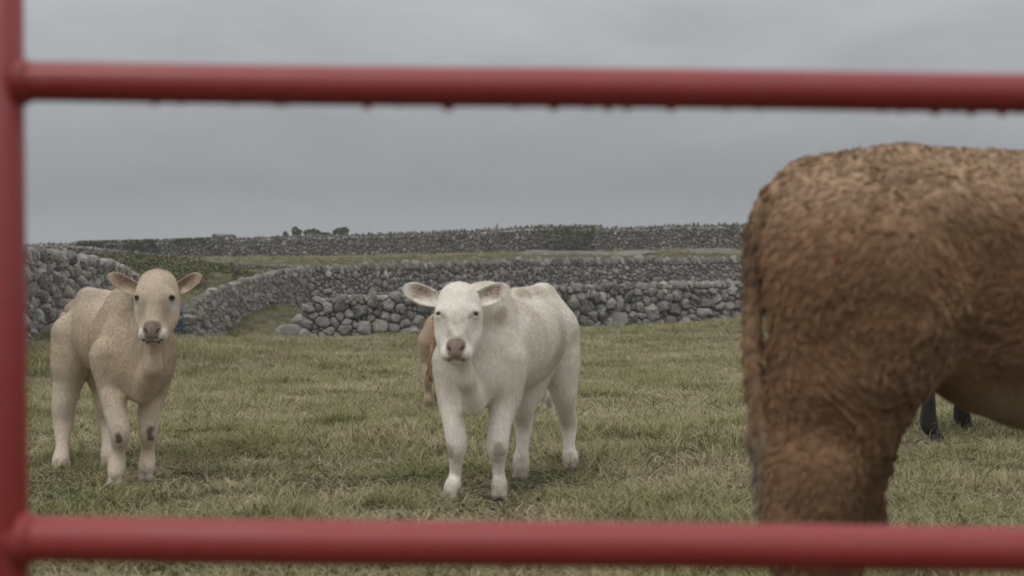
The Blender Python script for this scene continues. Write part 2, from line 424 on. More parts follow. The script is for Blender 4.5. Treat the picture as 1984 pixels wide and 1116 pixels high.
# skyline wall
stones(pathpix([(-60, 478, 512, 85), (60, 473, 509, 85), (160, 470, 509, 85), (300, 466, 508, 85), (450, 461, 509, 84), (560, 456, 507, 84), (700, 453, 506, 84), (850, 448, 503, 83), (960, 443, 500, 82), (1015, 438, 500, 82),
                (1060, 437, 498, 82), (1145, 438, 496, 82), (1160, 441, 496, 81), (1270, 438, 494, 81), (1290, 435, 494, 81), (1440, 434, 493, 80), (1700, 434, 492, 80), (2020, 432, 490, 80)]),
       (.17, .30, 4.0, 4.0, 10, .13, .34, 18), 'skyline_wall', M_far,
       'long dark rubble wall on the skyline, ivy patches along its top', .95, .11, .2, seed=4, na=8)
# left wall
stones(pathpix([(-420, 474, 735, 15.5), (-150, 484, 690, 19), (20, 488, 658, 23), (60, 489, 650, 25), (110, 494, 652, 27), (150, 498, 655, 28.5), (200, 510, 660, 31), (250, 526, 668, 34.5), (290, 552, 674, 38)]),
       (.175, .6, 1.7, 2.0, 28, .10, .9, 15), 'lichened_wall', M_left,
       'pale lichened wall of loose stones running behind the beige calf', .95, .18, .5, seed=5, na=14)
# low wall across the bank
stones(pathpix([(362, 505, 522, 62), (420, 507, 525, 62), (480, 511, 528, 63), (540, 514, 530, 63), (600, 516, 532, 64)]),
       (.16, .6, 1.8, 2.5, 15, .35, .5, 18), 'bank_wall', M_far,
       'short low dark wall on the scrubby bank above the downhill wall', .95, .1, .2, seed=6, na=8)
stones(pathpix([(40, 474, 500, 60), (150, 478, 502, 61), (250, 488, 510, 62), (330, 496, 512, 63)]),
       (.17, .6, 1.7, 2.5, 22, .2, .8, 15), 'upper_wall', M_left,
       'grey wall of small stones on the bank, right below the left end of the skyline wall', .95, .12, .3, seed=8, na=8)

def rock(name, c, rad, label, mat=M_near, seed=0, cat='rock', rz=0, group=None):
    import bmesh
    bm = bmesh.new(); bmesh.ops.create_icosphere(bm, subdivisions=4, radius=1)
    V = np.array([v.co[:] for v in bm.verts]); F = np.array([[v.index for v in f.verts] for f in bm.faces]); bm.free()
    r = np.random.default_rng(seed)
    for k in range(9):                     # plane cuts give facets
        n = nrm(r.normal(size=3)); d = r.uniform(.62, .85); s = V @ n; V = V - np.maximum(s - d, 0)[:, None] * n
    V = V * (1 + .12 * fbm(V * 2 + seed, 4, seed))[:, None] * np.array(rad)
    V = V @ np.array([[math.cos(rz), math.sin(rz), 0], [-math.sin(rz), math.cos(rz), 0], [0, 0, 1]])
    o = mesh(name, V, F, mat, smooth=False, attrs={'tone': np.full(len(V), r.uniform(.05, .35))}); o.location = tuple(c)
    return tag(o, label, cat, group)
for i, (px, py, d, rx, rz_, lab) in enumerate([
    (560, 653, 37.2, .42, .22, 'biggest grey fallen rock in the grass off the end of the boulder wall'),
    (536, 656, 37.0, .22, .13, 'small grey rock, farthest out from the end of the boulder wall'),
    (592, 655, 37.0, .30, .16, 'grey rock leaning on the end of the boulder wall')]):
    p = P(px, py, d); rock('fallen_rock', (p[0], p[1], gz(p[0], p[1]) + rz_ * .55), (rx, rx * .7, rz_ * 1.4), lab, M_near, 20 + i, rz=i, group='rocks fallen from the boulder wall')
for i, (px, py, d, rx, lab) in enumerate([
    (1130, 497, 74, 3.2, 'long flat pale limestone slab in the upper field, left of two'),
    (1225, 496, 74, 2.2, 'flat pale limestone slab in the upper field, right of the longest slab'),
    (1375, 493, 74, 1.9, 'blocky limestone outcrop at the foot of the skyline wall by the brown cow'),
    (1042, 496, 74, 1.3, 'small flat limestone slab in the upper field, below the ivy patch')]):
    p = P(px, py, d); rock('limestone_outcrop', tuple(p - np.array([0, 0, .05])), (rx, 1.3, .36 if i != 2 else .42), lab, M_mid, 40 + i, rz=.1 * i, group='limestone outcrops in the upper field')
p = P(432, 461, 90); rock('boulder', tuple(p), (.9, .7, .34), 'brown grey boulder heap poking above the skyline wall', M_far, 77)

# ------------------------------------------------------------------ leaves
def leaves(name, pts, size, mat, label=None, cat=None, kind=None, parent=None, seed=0, flat=.6):
    r = np.random.default_rng(seed); n = len(pts)
    a = nrm(r.normal(size=(n, 3))); b = nrm(np.cross(a, r.normal(size=(n, 3)))); s = (size * r.uniform(.5, 1.4, n))[:, None]
    V = np.stack([pts - a * s, pts + b * s * .5 * flat * 2, pts + a * s, pts - b * s * .5 * flat * 2], 1).reshape(-1, 3)
    F = np.arange(n * 4).reshape(-1, 4)
    o = mesh(name, V, F, mat, parent, smooth=False, attrs={'tone': np.repeat(r.random(n), 4)})
    if label: tag(o, label, cat)
    if kind: o['kind'] = kind
    return o
def blobpts(c, rad, n, r, hollow=.5):
    d = nrm(r.normal(size=(n, 3))); q = r.uniform(hollow, 1, n) ** .6
    lump = 1 + .35 * fbm(d * 2.2 + r.uniform(0, 50), 3, 3)
    return np.array(c) + d * (q * lump)[:, None] * np.array(rad)
r_ = np.random.default_rng(5)
# ivy patch draped over the skyline wall
pts = []
for _ in range(2300):
    px = r_.uniform(1030, 1168); y = r_.uniform(-.04, 1)
    e = fbm(np.array([[px * .06, y * 2.5, 1.]]), 3, 4)[0]
    edge = min((px - 1032) / 45, (1166 - px) / 30, 1.0); cover = edge * .9 - .75 * y + .55 + 1.1 * e + (.25 if px > 1085 else -.1)
    if r_.random() > cover: continue
    pts.append(P(px, 437 + 54 * y + 2.5 * e, 81.6 - r_.uniform(.1, .28)))
leaves('ivy', np.array(pts), .065, M_ivy, 'dark green ivy patch hanging over the skyline wall above the pale slabs', 'ivy', seed=1, kind='stuff')
pts = []
for _ in range(3800):
    px = r_.uniform(150, 440); top = np.interp(px, [160, 300, 450], [469, 465.5, 461]); e = fbm(np.array([[px * .035, 0, 0]]), 3, 8)[0]
    if e < -.15 + .5 * r_.random() - .25: continue
    pts.append(P(px, top - 1.5 + abs(r_.normal(0, 1)) * (4 + 8 * e), 84.6 - r_.uniform(-.2, .35)))
leaves('ivy', np.array(pts), .09, M_ivy, 'thin line of ivy and moss along the left top of the skyline wall', 'ivy', seed=2, kind='stuff')
# scrub on the bank
pts = []
for k in range(150):
    px = r_.uniform(175, 560) if k < 115 else r_.uniform(170, 330); 
    ty = np.interp(px, [170, 250, 340, 430, 560], [497, 503, 508, 520, 530]); by = np.interp(px, [170, 250, 400, 470, 560], [505, 530, 560, 545, 533])
    py = r_.uniform(ty, max(by, ty + 2)); d = np.interp(py, [495, 565], [58, 46]) + r_.uniform(-1, 1)
    if px > 380: d = max(d, 56 - (560 - py) * 0)
    q = P(px, py, d); g = gz(q[0], q[1]); pts.append(blobpts((q[0], q[1], g + .12), (.65, .65, .33), 480, r_, .2))
leaves('scrub', np.concatenate(pts), .055, M_scrub, 'low green and brown scrub on the bank behind the pale lichened wall', 'scrub', seed=3, kind='stuff')
def bush(px, py, d, rx, rz_, lab, seed, n=2600):
    p = P(px, py, d); g = float(p[2]) - rz_ * 2.2; r = np.random.default_rng(seed)
    root = empty('bush', (p[0], p[1], g), lab, 'bush', 'bushes beyond the skyline wall')
    pts = [blobpts(p + r.normal(0, 1, 3) * np.array([rx * .45, .3, rz_ * .25]), (rx * .6, rx * .5, rz_ * .8), n // 6, r, .3) for _ in range(6)]
    leaves('foliage', np.concatenate(pts), .085, M_ivy, parent=root, seed=seed)
    V, F = tube([(p[0] + dx * .2, p[1], g - .3), (p[0] + dx * .4, p[1], g + rz_), (p[0] + dx, p[1], float(p[2]) + rz_ * .3)] if False else [(p[0], p[1], g - .3), (p[0] + .1, p[1], g + rz_), (p[0] + .2, p[1], float(p[2]) + rz_ * .3)] if True else None, [.07, .05, .02])
    mesh('stem', V, F, M_twig, root)
def tube(path, radii, n=10, cap=True):
    path = np.array(path, float); m = len(path); radii = np.broadcast_to(np.asarray(radii, float), (m,))
    t = np.gradient(path, axis=0); t = nrm(t); ref = np.array([0, 0, 1.]) if abs(t[0][2]) < .9 else np.array([1., 0, 0])
    V = []
    for i in range(m):
        a = nrm(np.cross(ref, t[i])); b = np.cross(t[i], a); th = np.linspace(0, 2 * np.pi, n, endpoint=False)
        V.append(path[i] + radii[i] * (np.cos(th)[:, None] * a + np.sin(th)[:, None] * b))
    V = np.concatenate(V); ix = np.arange(m)[:, None] * n + np.arange(n)[None]
    F = np.stack([ix[:-1], np.roll(ix[:-1], -1, 1), np.roll(ix[1:], -1, 1), ix[1:]], -1).reshape(-1, 4)
    if cap:
        V = np.concatenate([V, path[:1], path[-1:]]); c0, c1 = m * n, m * n + 1
        f0 = np.stack([np.roll(ix[0], -1), ix[0], np.full(n, c0)], -1); f1 = np.stack([ix[-1], np.roll(ix[-1], -1), np.full(n, c1)], -1)
        return V, [F, f0, f1]
    return V, [F]
bush(658, 449, 92, .62, .30, 'rounded green bush above the skyline wall, the tallest and rightmost one', 1)
bush(628, 455, 92, .75, .16, 'flat green bush above the skyline wall beside the tallest bush', 2, 1500)
bush(600, 452, 92, .52, .22, 'middle green bush above the skyline wall, between the split one and the flat one', 3, 1800)
bush(574, 450, 92, .30, .30, 'split upright green bush above the skyline wall, leaning right', 4, 1100)
bush(553, 454, 92, .09, .18, 'tiny dark green shrub, leftmost above the skyline wall', 5, 300)

# ------------------------------------------------------------------ gates
def merge(parts):
    V, F, o = [], [], 0
    for v, f in parts:
        V.append(v)
        for q in f: F.append(np.asarray(q) + o)
        o += len(v)
    return np.concatenate(V), F
def join_sides(fs):
    out = {}
    for f in fs: out.setdefault(f.shape[1], []).append(f)
    return [np.concatenate(v) for v in out.values()]
def field_gate():
    zs, dg = 1.48, 1.48
    x0 = float(P(7, 558, dg)[0]); R = .0205
    root = empty('metal_gate', (x0, dg, 0), 'red painted tubular steel gate across the whole view', 'gate')
    root.location.z = 0
    V, F = tube([(x0, dg, .08), (x0 + .0005, dg, .9), (x0, dg, 1.82)], R * 1.08, 40)
    mesh('upright', V, F, M_red, root)
    rails = []
    for y0, y1 in ((159, 180.5), (1045, 1064)):
        a = P(60, y0, dg); b = P(1984, y1, dg); sl = (b[2] - a[2]) / (b[0] - a[0])
        f = lambda x, a=a, sl=sl: a[2] + (x - a[0]) * sl
        rails.append((f, R if y0 < 500 else R * 1.15))
    def rail(f, rr, extra=()):
        xs = np.linspace(x0 + .001, 2.2, 70); r = np.random.default_rng(3)
        path = [(x, dg, f(x) + .0004 * math.sin(x * 9)) for x in xs]
        rd = np.full(len(xs), rr); 
        V, F = merge([tube(path, rd, 40)] + list(extra)); mesh('rail', V, join_sides(F), M_red, root)
        # fillet weld where the rail meets the upright
        V, F = tube([(x0 + R * .9, dg, f(x0)), (x0 + R * 1.15, dg, f(x0)), (x0 + R * 1.5, dg, f(x0))], [rr * 1.32, rr * 1.2, rr * 1.0], 32); mesh('weld', V, F, M_red, root)
    rail(lambda x: 1.70, R)
    rail(lambda x: .30, R)
    V, F = tube([(2.2, dg, .08), (2.2, dg, 1.82)], R, 32); mesh('upright', V, F, M_red, root)
    f, rr = rails[0]; drips = []
    for px, s in ((300, .8), (350, .55), (455, .6), (540, .8), (556, .6), (712, 1.15), (772, .5), (868, 1.35), (1000, .6), (1073, 1.05), (1140, .6), (1178, .9), (1215, .8), (1300, .9), (1408, .5), (1470, .5), (1710, .6), (1745, .6),
                  (1812, 1.1), (1850, .6), (1882, 1.1), (1942, 1.15), (1975, .7)):
        x = float(P(px, 205, dg)[0]); s *= .0033
        u = np.linspace(0, np.pi, 9); v = np.linspace(0, 2 * np.pi, 14, endpoint=False)
        prof = np.stack([np.sin(u) * (1 + .25 * np.cos(u)), np.cos(u)], -1)
        V = np.stack([np.outer(prof[:, 0], np.cos(v)) * s * 1.5, np.outer(prof[:, 0], np.sin(v)) * s * 1.2, np.outer(prof[:, 1], np.ones(14)) * s], -1)
        V[:, :, 2] -= .2 * s
        ix = np.arange(9)[:, None] * 14 + np.arange(14)[None]
        F = np.stack([ix[:-1], ix[1:], np.roll(ix[1:], -1, 1), np.roll(ix[:-1], -1, 1)], -1).reshape(-1, 4)
        drips.append((V.reshape(-1, 3) + np.array([x, dg, f(x) - rr + s * .1]), [F]))
    rail(*rails[0], extra=drips); rail(*rails[1])
field_gate()
def small_gate():
    d = 36.6; a = P(353, 597, d); b = P(352, 673, d); g = float(b[2]); h = float(a[2] - b[2])
    x1 = float(a[0]); root = empty('small_gate', (x1, d, g), 'small blue tubular gate beside the neck of the beige calf', 'gate')
    W = 1.05; dd = .25
    pt = lambda u, v: (x1 - W * u, d + dd * u, g + h * v)
    V, F = tube([pt(0, 0), pt(0, .9), pt(.015, .965), pt(.05, 1), pt(.95, 1), pt(1, .95), pt(1, 0)], .021, 10); mesh('frame', V, F, M_blue, root)
    for v in (.72, .48, .25, .06): 
        V, F = tube([pt(0, v), pt(1, v)], .016, 8); mesh('rail', V, F, M_blue, root)
    for u in (.17, .6):
        V, F = tube([pt(u, .06), pt(u, 1)], .018, 8); mesh('stay', V, F, M_blue, root)
small_gate()
# ------------------------------------------------------------------ animals: one blended skin from a distance field
class Skin:
    def __init__(self): self.p = []
    def cone(self, a, b, ra, rb, k=.03, flat=None, sub=False):
        self.p.append(('c', np.array(a, float), np.array(b, float), ra, rb, k, flat, sub)); return self
    def chain(self, pts, rad, k=.03, flat=None):
        pts = np.array(pts, float); rad = np.array(rad, float); m = len(pts); q = np.concatenate([pts, rad[:, None]], 1)
        e = np.concatenate([[2 * q[0] - q[1]], q, [2 * q[-1] - q[-2]]]); out = []
        for i in range(m - 1):
            a, b, c, d = e[i:i + 4]
            for t in np.linspace(0, 1, 5, endpoint=False): out.append(.5 * (2 * b + (c - a) * t + (2 * a - 5 * b + 4 * c - d) * t * t + (3 * b - a - 3 * c + d) * t ** 3))
        out.append(q[-1]); out = np.array(out); rr = out[:, 3].max()
        lo = (out[:, :3] - out[:, 3:]).min(0); hi = (out[:, :3] + out[:, 3:]).max(0)
        self.p.append(('g', out, (lo, hi), None, None, k, flat, False)); return self
    def ell(self, c, r, ax=None, k=.04, sub=False):
        self.p.append(('e', np.array(c, float), np.array(r, float), np.eye(3) if ax is None else np.array(ax, float), k, sub)); return self
    def bounds(self):
        lo = np.full(3, 1e9); hi = -lo
        for q in self.p:
            if q[-1]: continue
            if q[0] == 'c': l = np.minimum(q[1] - q[3], q[2] - q[4]); h = np.maximum(q[1] + q[3], q[2] + q[4])
            elif q[0] == 'g': l, h = q[2]
            else: m = np.sqrt(((q[3] * q[2][:, None]) ** 2).sum(0)); l = q[1] - m; h = q[1] + m
            lo = np.minimum(lo, l); hi = np.maximum(hi, h)
        return lo - .03, hi + .03
    def field(self, h):
        lo, hi = self.bounds(); n = np.ceil((hi - lo) / h).astype(int) + 1
        D = np.full(n, .5, np.float32)
        axs = [lo[k] + h * np.arange(n[k]) for k in range(3)]
        for q in self.p:
            if q[0] == 'c': l = np.minimum(q[1] - q[3], q[2] - q[4]); hh = np.maximum(q[1] + q[3], q[2] + q[4]); k = q[5]
            elif q[0] == 'g': l, hh = q[2]; k = q[5]
            else: m = np.sqrt(((q[3] * q[2][:, None]) ** 2).sum(0)); l = q[1] - m; hh = q[1] + m; k = q[4]
            i0 = np.clip(np.floor((l - k - .05 - lo) / h).astype(int), 0, n - 1); i1 = np.clip(np.ceil((hh + k + .05 - lo) / h).astype(int) + 1, 1, n)
            if (i1 <= i0).any(): continue
            g = np.stack(np.meshgrid(*[axs[j][i0[j]:i1[j]] for j in range(3)], indexing='ij'), -1)
            if q[0] == 'c':
                a, b, ra, rb, k, flat = q[1:7]; ab = b - a; v = g - a; t = np.clip((v @ ab) / (ab @ ab), 0, 1)
                e = v - t[..., None] * ab
                if flat is not None:
                    nn = nrm(np.array(flat[0], float)); e = e + (e @ nn)[..., None] * nn * (1 / flat[1] - 1)
                d = np.linalg.norm(e, axis=-1) - (ra + (rb - ra) * t)
            elif q[0] == 'g':
                pp = q[1]; kk = min(.02, pp[:, 3].min() * .45); d = np.full(g.shape[:3], 9.0)
                for a_, b_ in zip(pp[:-1], pp[1:]):
                    ab = b_[:3] - a_[:3]; v = g - a_[:3]; t = np.clip((v @ ab) / (ab @ ab + 1e-12), 0, 1)
                    dn = np.linalg.norm(v - t[..., None] * ab, axis=-1) - (a_[3] + (b_[3] - a_[3]) * t); hm = np.clip(.5 + .5 * (d - dn) / kk, 0, 1); d = d * (1 - hm) + dn * hm - kk * hm * (1 - hm)
            else:
                v = (g - q[1]) @ q[3].T; r = q[2]; k0 = np.linalg.norm(v / r, axis=-1); k1 = np.linalg.norm(v / (r * r), axis=-1)
                d = k0 * (k0 - 1) / np.maximum(k1, 1e-6)
            s = tuple(slice(i0[j], i1[j]) for j in range(3)); cur = D[s]
            if q[-1]:
                d = -d; hmix = np.clip(.5 - .5 * (cur - d) / k, 0, 1); D[s] = cur * (1 - hmix) + d * hmix + k * hmix * (1 - hmix)
            else:
                hmix = np.clip(.5 + .5 * (cur - d) / k, 0, 1); D[s] = cur * (1 - hmix) + d * hmix - k * hmix * (1 - hmix)
        return D, lo
    def mesh(self, h=.007, detail=None, keep=None):
        D, lo = self.field(h)
        n = D.shape; ins = D < 0
        corners = [(a, b, c) for a in (0, 1) for b in (0, 1) for c in (0, 1)]
        sl = lambda o: tuple(slice(o[k], n[k] - 1 + o[k]) for k in range(3))
        cnt = sum(ins[sl(o)].astype(np.int8) for o in corners); act = (cnt > 0) & (cnt < 8)
        idx = np.full(act.shape, -1, np.int64); ijk = np.argwhere(act); idx[act] = np.arange(len(ijk))
        acc = np.zeros((len(ijk), 3)); num = np.zeros(len(ijk))
        for ax in range(3):
            for o in corners:
                if o[ax]: continue
                o2 = list(o); o2[ax] = 1
                A = D[tuple((ijk + o).T)]; B = D[tuple((ijk + o2).T)]; m = (A < 0) != (B < 0); t = np.where(m, A / np.where(m, A - B, 1), 0)
                pt = np.array(o, float)[None] + 0 * acc; pt[:, ax] = t; acc += pt * m[:, None]; num += m
        V = lo + h * (ijk + acc / num[:, None]); F = []
        for ax in range(3):
            b, c = (ax + 1) % 3, (ax + 2) % 3
            s0 = [slice(None)] * 3; s1 = [slice(None)] * 3; s0[ax] = slice(0, n[ax] - 1); s1[ax] = slice(1, n[ax])
            ch = ins[tuple(s0)] != ins[tuple(s1)]; e = np.argwhere(ch); e = e[(e[:, b] > 0) & (e[:, c] > 0) & (e[:, b] < n[b] - 1) & (e[:, c] < n[c] - 1)]
            first = ins[tuple(e.T)]
            def at(db, dc):
                q = e.copy(); q[:, b] += db; q[:, c] += dc; return idx[tuple(q.T)]
            f = np.stack([at(-1, -1), at(0, -1), at(0, 0), at(-1, 0)], -1); f[~first] = f[~first][:, ::-1]; F.append(f)
        F = np.concatenate(F); F = F[(F >= 0).all(1)]
        # light smoothing
        E = np.concatenate([F[:, [0, 1]], F[:, [1, 2]], F[:, [2, 3]], F[:, [3, 0]]])
        for it in range(3):
            s = np.zeros_like(V); c = np.zeros(len(V)); np.add.at(s, E[:, 0], V[E[:, 1]]); np.add.at(s, E[:, 1], V[E[:, 0]]); np.add.at(c, E[:, 0], 1); np.add.at(c, E[:, 1], 1)
            V = V + .45 * (s / np.maximum(c, 1)[:, None] - V)
        if keep is not None:
            m = sstep(.20, .26, np.linalg.norm(V - keep, axis=1))[:, None]
            for it in range(12):
                s = np.zeros_like(V); c = np.zeros(len(V)); np.add.at(s, E[:, 0], V[E[:, 1]]); np.add.at(s, E[:, 1], V[E[:, 0]]); np.add.at(c, E[:, 0], 1); np.add.at(c, E[:, 1], 1)
                V = V + m * (.5 if it % 2 == 0 else -.44) * (s / np.maximum(c, 1)[:, None] - V)
        if detail is not None: V = V + vnormals(V, F) * detail(V)[:, None]
        return V, F
def vnormals(V, F):
    n = np.cross(V[F[:, 2]] - V[F[:, 0]], V[F[:, 3]] - V[F[:, 1]]); o = np.zeros_like(V)
    for k in range(4): np.add.at(o, F[:, k], n)
    return nrm(o)
def coat(V, F, count, colf, dirf, lenf, parent, name='coat', pts=4, radius=.0008, clump=0, cl=.5, curl=0, seed=0, wave=0, densf=None, stand=.35, mat=None, tonal=.09, curlf=None, rnd=.08):
    r = np.random.default_rng(seed)
    n1 = np.cross(V[F[:, 1]] - V[F[:, 0]], V[F[:, 2]] - V[F[:, 0]]); n2 = np.cross(V[F[:, 2]] - V[F[:, 0]], V[F[:, 3]] - V[F[:, 0]])
    T = np.concatenate([F[:, [0, 1, 2]], F[:, [0, 2, 3]]]); ar = np.concatenate([np.linalg.norm(n1, axis=1), np.linalg.norm(n2, axis=1)])
    if densf is not None: ar = ar * densf(V[T].mean(1))
    cum = np.cumsum(ar); t = np.minimum(np.searchsorted(cum, r.random(count) * cum[-1]), len(T) - 1)
    u = np.sqrt(r.random(count)); v = r.random(count); wts = np.stack([1 - u, u * (1 - v), u * v], -1)
    VN = vnormals(V, F); root = (V[T[t]] * wts[..., None]).sum(1); nn = nrm((VN[T[t]] * wts[..., None]).sum(1))
    L = lenf(root, nn); ok = L > .001; root, nn, L = root[ok], nn[ok], L[ok]; n = len(root)
    L = L * r.uniform(.6, 1.25, n)
    g = dirf(root, nn); g = g - (g * nn).sum(-1, keepdims=True) * nn; g = nrm(g)
    if wave:
        w1 = vn3(root * wave, 31); g = g + 1.1 * w1; g = nrm(g - (g * nn).sum(-1, keepdims=True) * nn)
    ts = np.linspace(0, 1, pts)
    nc = max(8, int(n / clump)) if clump else n
    if clump:
        from mathutils.kdtree import KDTree
        cid = r.choice(n, nc, replace=False); kd = KDTree(nc)
        for i, c in enumerate(root[cid]): kd.insert(c, i)
        kd.balance(); inv = np.array([kd.find(q)[1] for q in root + r.normal(0, .0012, (n, 3))])
    else: cid = np.arange(n); inv = cid
    gd = g[cid] + r.normal(0, .30, (nc, 3)) * (1.0 if curl else .35); gn = nn[cid]; sdv = nrm(np.cross(gn, gd)); gd = nrm(gd + gn * stand * r.uniform(.5, 1.4, nc)[:, None])
    G = gd[:, None] * ts[:, None] - gn[:, None] * (ts ** 2 * stand * .7)[:, None]           # unit-length guide
    if curl:
        ph = r.uniform(0, 6.28, nc); fr = r.uniform(3.5, 7.5, nc); am = curl * r.uniform(.3, 1.3, nc) * (curlf(root[cid]) if curlf else 1); an = ph[:, None] + fr[:, None] * ts
        G = G + sdv[:, None] * (am[:, None] * (np.sin(an) - np.sin(ph)[:, None]))[..., None] + gn[:, None] * (am[:, None] * .55 * np.abs(np.cos(an) - np.cos(ph)[:, None]))[..., None]
    jit = r.normal(0, .07, (n, 3))[:, None] * ts[:, None] ** 1.3
    Lc = .5 * L + .5 * L[cid][inv]
    off = (root - root[cid][inv]); pos = root[cid][inv][:, None] + off[:, None] * (1 - (cl * ts ** .8))[None, :, None] + (G[inv] + jit) * Lc[:, None, None]
    tonev = np.random.default_rng(seed + 9).normal(0, 1, nc)[inv] if clump else np.zeros(n)
    C = colf(root, nn) * (1 + rnd * r.normal(0, 1, n) + tonal * tonev)[:, None]
    hc = bpy.data.hair_curves.new(name); hc.add_curves([pts] * n)
    hc.attributes['position'].data.foreach_set('vector', pos.astype(np.float32).ravel()) if 'position' in hc.attributes else None
    ra = hc.attributes.new('radius', 'FLOAT', 'POINT'); ra.data.foreach_set('value', np.tile(radius * (1 - .75 * ts), n).astype(np.float32))
    ca = hc.attributes.new('col', 'FLOAT_COLOR', 'CURVE'); cc = np.ones((n, 4), np.float32); cc[:, :3] = np.clip(C, 0.004, .95); ca.data.foreach_set('color', cc.ravel())
    hc.materials.append(mat or M_hair)
    o = bpy.data.objects.new(name, hc); return link(o, parent)

def simple(name, sk, mat, parent, h=.004, col=(1, 1, 1), detail=None):
    V, F = sk.mesh(h, detail); return mesh(name, V, F, mat, parent, col=np.tile(np.array(col, float), (len(V), 1)))
def hoof(c, fwd, parent, s=1.0, mat=None):
    f = nrm(np.array([fwd[0], fwd[1], 0.])); l = np.array([-f[1], f[0], 0]); c = np.array(c, float); sk = Skin()
    for m in (-1, 1):
        a = c + l * m * .0155 * s + np.array([0, 0, .05 * s]); b = c + l * m * .0185 * s + f * .022 * s + np.array([0, 0, .016 * s])
        sk.cone(a, b, .017 * s, .0185 * s, .004); sk.cone(b - f * .028 * s, b, .015 * s, .015 * s, .004)
        sk.cone(c + l * m * .02 * s - f * .02 * s + np.array([0, 0, .062 * s]), c + l * m * .02 * s - f * .024 * s + np.array([0, 0, .055 * s]), .008 * s, .008 * s, .003)
    return simple('hoof', sk, mat or M_hoof, parent, .004 * max(1, s * .8))

def head_into(sk, O, X, Y, Z, s):
    """calf head in the frame: X to its left, Y from poll to nose, Z out of the face; O = top of the poll"""
    R = np.stack([X, Y, Z]); g = lambda x, y, z: O + (x * X + y * Y + z * Z) * s
    e = lambda c, r, k=.03, sub=False: sk.ell(g(*c), np.array(r) * s, R, k * s, sub)
    e((0, .054, -.064), (.082, .068, .082), .03); e((0, .125, -.055), (.090, .075, .068), .05)
    for m in (-1, 1):
        e((m * .064, .132, -.020), (.026, .022, .028), .02)                     # brow and orbit
        sk.chain([g(m * .048, .10, -.09), g(m * .053, .16, -.088), g(m * .050, .215, -.086), g(m * .034, .285, -.078)], [.044 * s, .042 * s, .041 * s, .028 * s], .035 * s)
    sk.cone(g(0, .14, -.032), g(0, .285, -.038), .060 * s, .042 * s, .05 * s)
    sk.cone(g(0, .15, -.024), g(0, .27, -.018), .030 * s, .024 * s, .04 * s)
    e((0, .300, -.044), (.058, .040, .042), .025)
    for m in (-1, 1): e((m * .037, .308, -.034), (.027, .030, .032), .012)
    e((0, .292, -.014), (.041, .035, .020), .010); e((0, .276, -.016), (.040, .020, .022), .01)                              # nose pad
    sk.cone(g(0, .24, -.09), g(0, .325, -.066), .038 * s, .025 * s, .025 * s)  # chin
    for m in (-1, 1):
        sk.cone(g(m * .020, .308, .012), g(m * .031, .286, .004), .0045 * s, .0078 * s, .004 * s, sub=True)   # nostril
        e((m * .0765, .144, -.006), (.011, .0075, .014), .006, True); e((m * .073, .1335, -.007), (.019, .0075, .013), .005); e((m * .075, .1535, -.010), (.014, .005, .009), .005)              # eye socket
    for i in range(8):
        a = -1 + i * .25; b = a + .25; q = lambda v: g(v * .045, .336 - .004 * v * v, -.020 - .040 * v * v)
        sk.cone(q(a), q(b), .0036 * s, .0036 * s, .005 * s, sub=True)                # mouth line
    return g
def ear(root, A, W, Nn, Lg, parent, mat, colf, coatargs, s=1.0, side=1):
    """A along the ear, W across (up), Nn the way the cup opens"""
    nu, nv = 26, 17; u = np.linspace(0, 1, nu)[:, None]; v = np.linspace(-1, 1, nv)[None]
    wid = (.036 + .013 * np.sin(np.pi * np.clip(u, 0, 1) ** 1.1)) * (1 - u ** 5) ** .5 * s
    ctr = u * Lg; up = .004 * np.sin(u * 3.1)
    cup = -.026 * (1 - v ** 2) * (1 - .45 * u) * np.sin(np.pi * np.minimum(u + .22, 1) ** .9) ** .6 * s
    def sh(off):
        q = root + (ctr[..., None] * A) * np.ones_like(v)[..., None] + ((wid * v + up))[..., None] * W + ((cup + off))[..., None] * Nn
        return q.reshape(-1, 3)
    V = np.concatenate([sh(.002), sh(-.004 * s)]); ix = np.arange(nu)[:, None] * nv + np.arange(nv)[None]
    f = np.stack([ix[:-1, :-1], ix[1:, :-1], ix[1:, 1:], ix[:-1, 1:]], -1).reshape(-1, 4); m = nu * nv
    per = np.concatenate([ix[0, :], ix[1:, -1], ix[-1, -2::-1], ix[-2:0:-1, 0]]); pn = np.roll(per, -1)
    F = np.concatenate([f, f[:, ::-1] + m, np.stack([per, pn, pn + m, per + m], -1)])
    inner = np.zeros(len(V)); uu = np.repeat(u, nv, 1).ravel(); vv = np.repeat(v, nu, 0).ravel()
    inner[:m] = sstep(.12, .35, uu) * sstep(.88, .62, uu) * sstep(.80, .50, np.abs(vv - .12)) * (1 - .75 * sstep(.05, -.3, vv) * sstep(.75, .4, uu))
    base, pink = colf
    if np.dot(np.cross(A, W), Nn) < 0: F = F[:, ::-1]; f = f[:, ::-1]
    C = base[None] * (1 - inner[:, None]) + pink[None] * inner[:, None]
    o = mesh('ear', V, F, mat, parent, col=C)
    Fi = f; 
    coat(V, F, coatargs[0], lambda p, n: np.tile(base, (len(p), 1)), lambda p, n: np.tile(A * .8 - W * .3, (len(p), 1)) + .4 * vn3(p * 40, 3), lambda p, n: np.full(len(p), coatargs[1]), o, 'ear_hair', 3, coatargs[2], seed=3, densf=lambda p: .02 + 1.6 * (np.abs(((p - root) @ W)) > .026 * s) + .6 * ((p - root) @ A < .03), stand=.5)
    return o
def blend(C, c, m): return C * (1 - m[:, None]) + np.array(c)[None] * m[:, None]
def blob(p, c, r, n=.35, f=14):
    d = np.linalg.norm((p - np.array(c)) / np.array(r), axis=-1) + n * fbm(p * f, 3, 2); return sstep(1.15, .6, d)

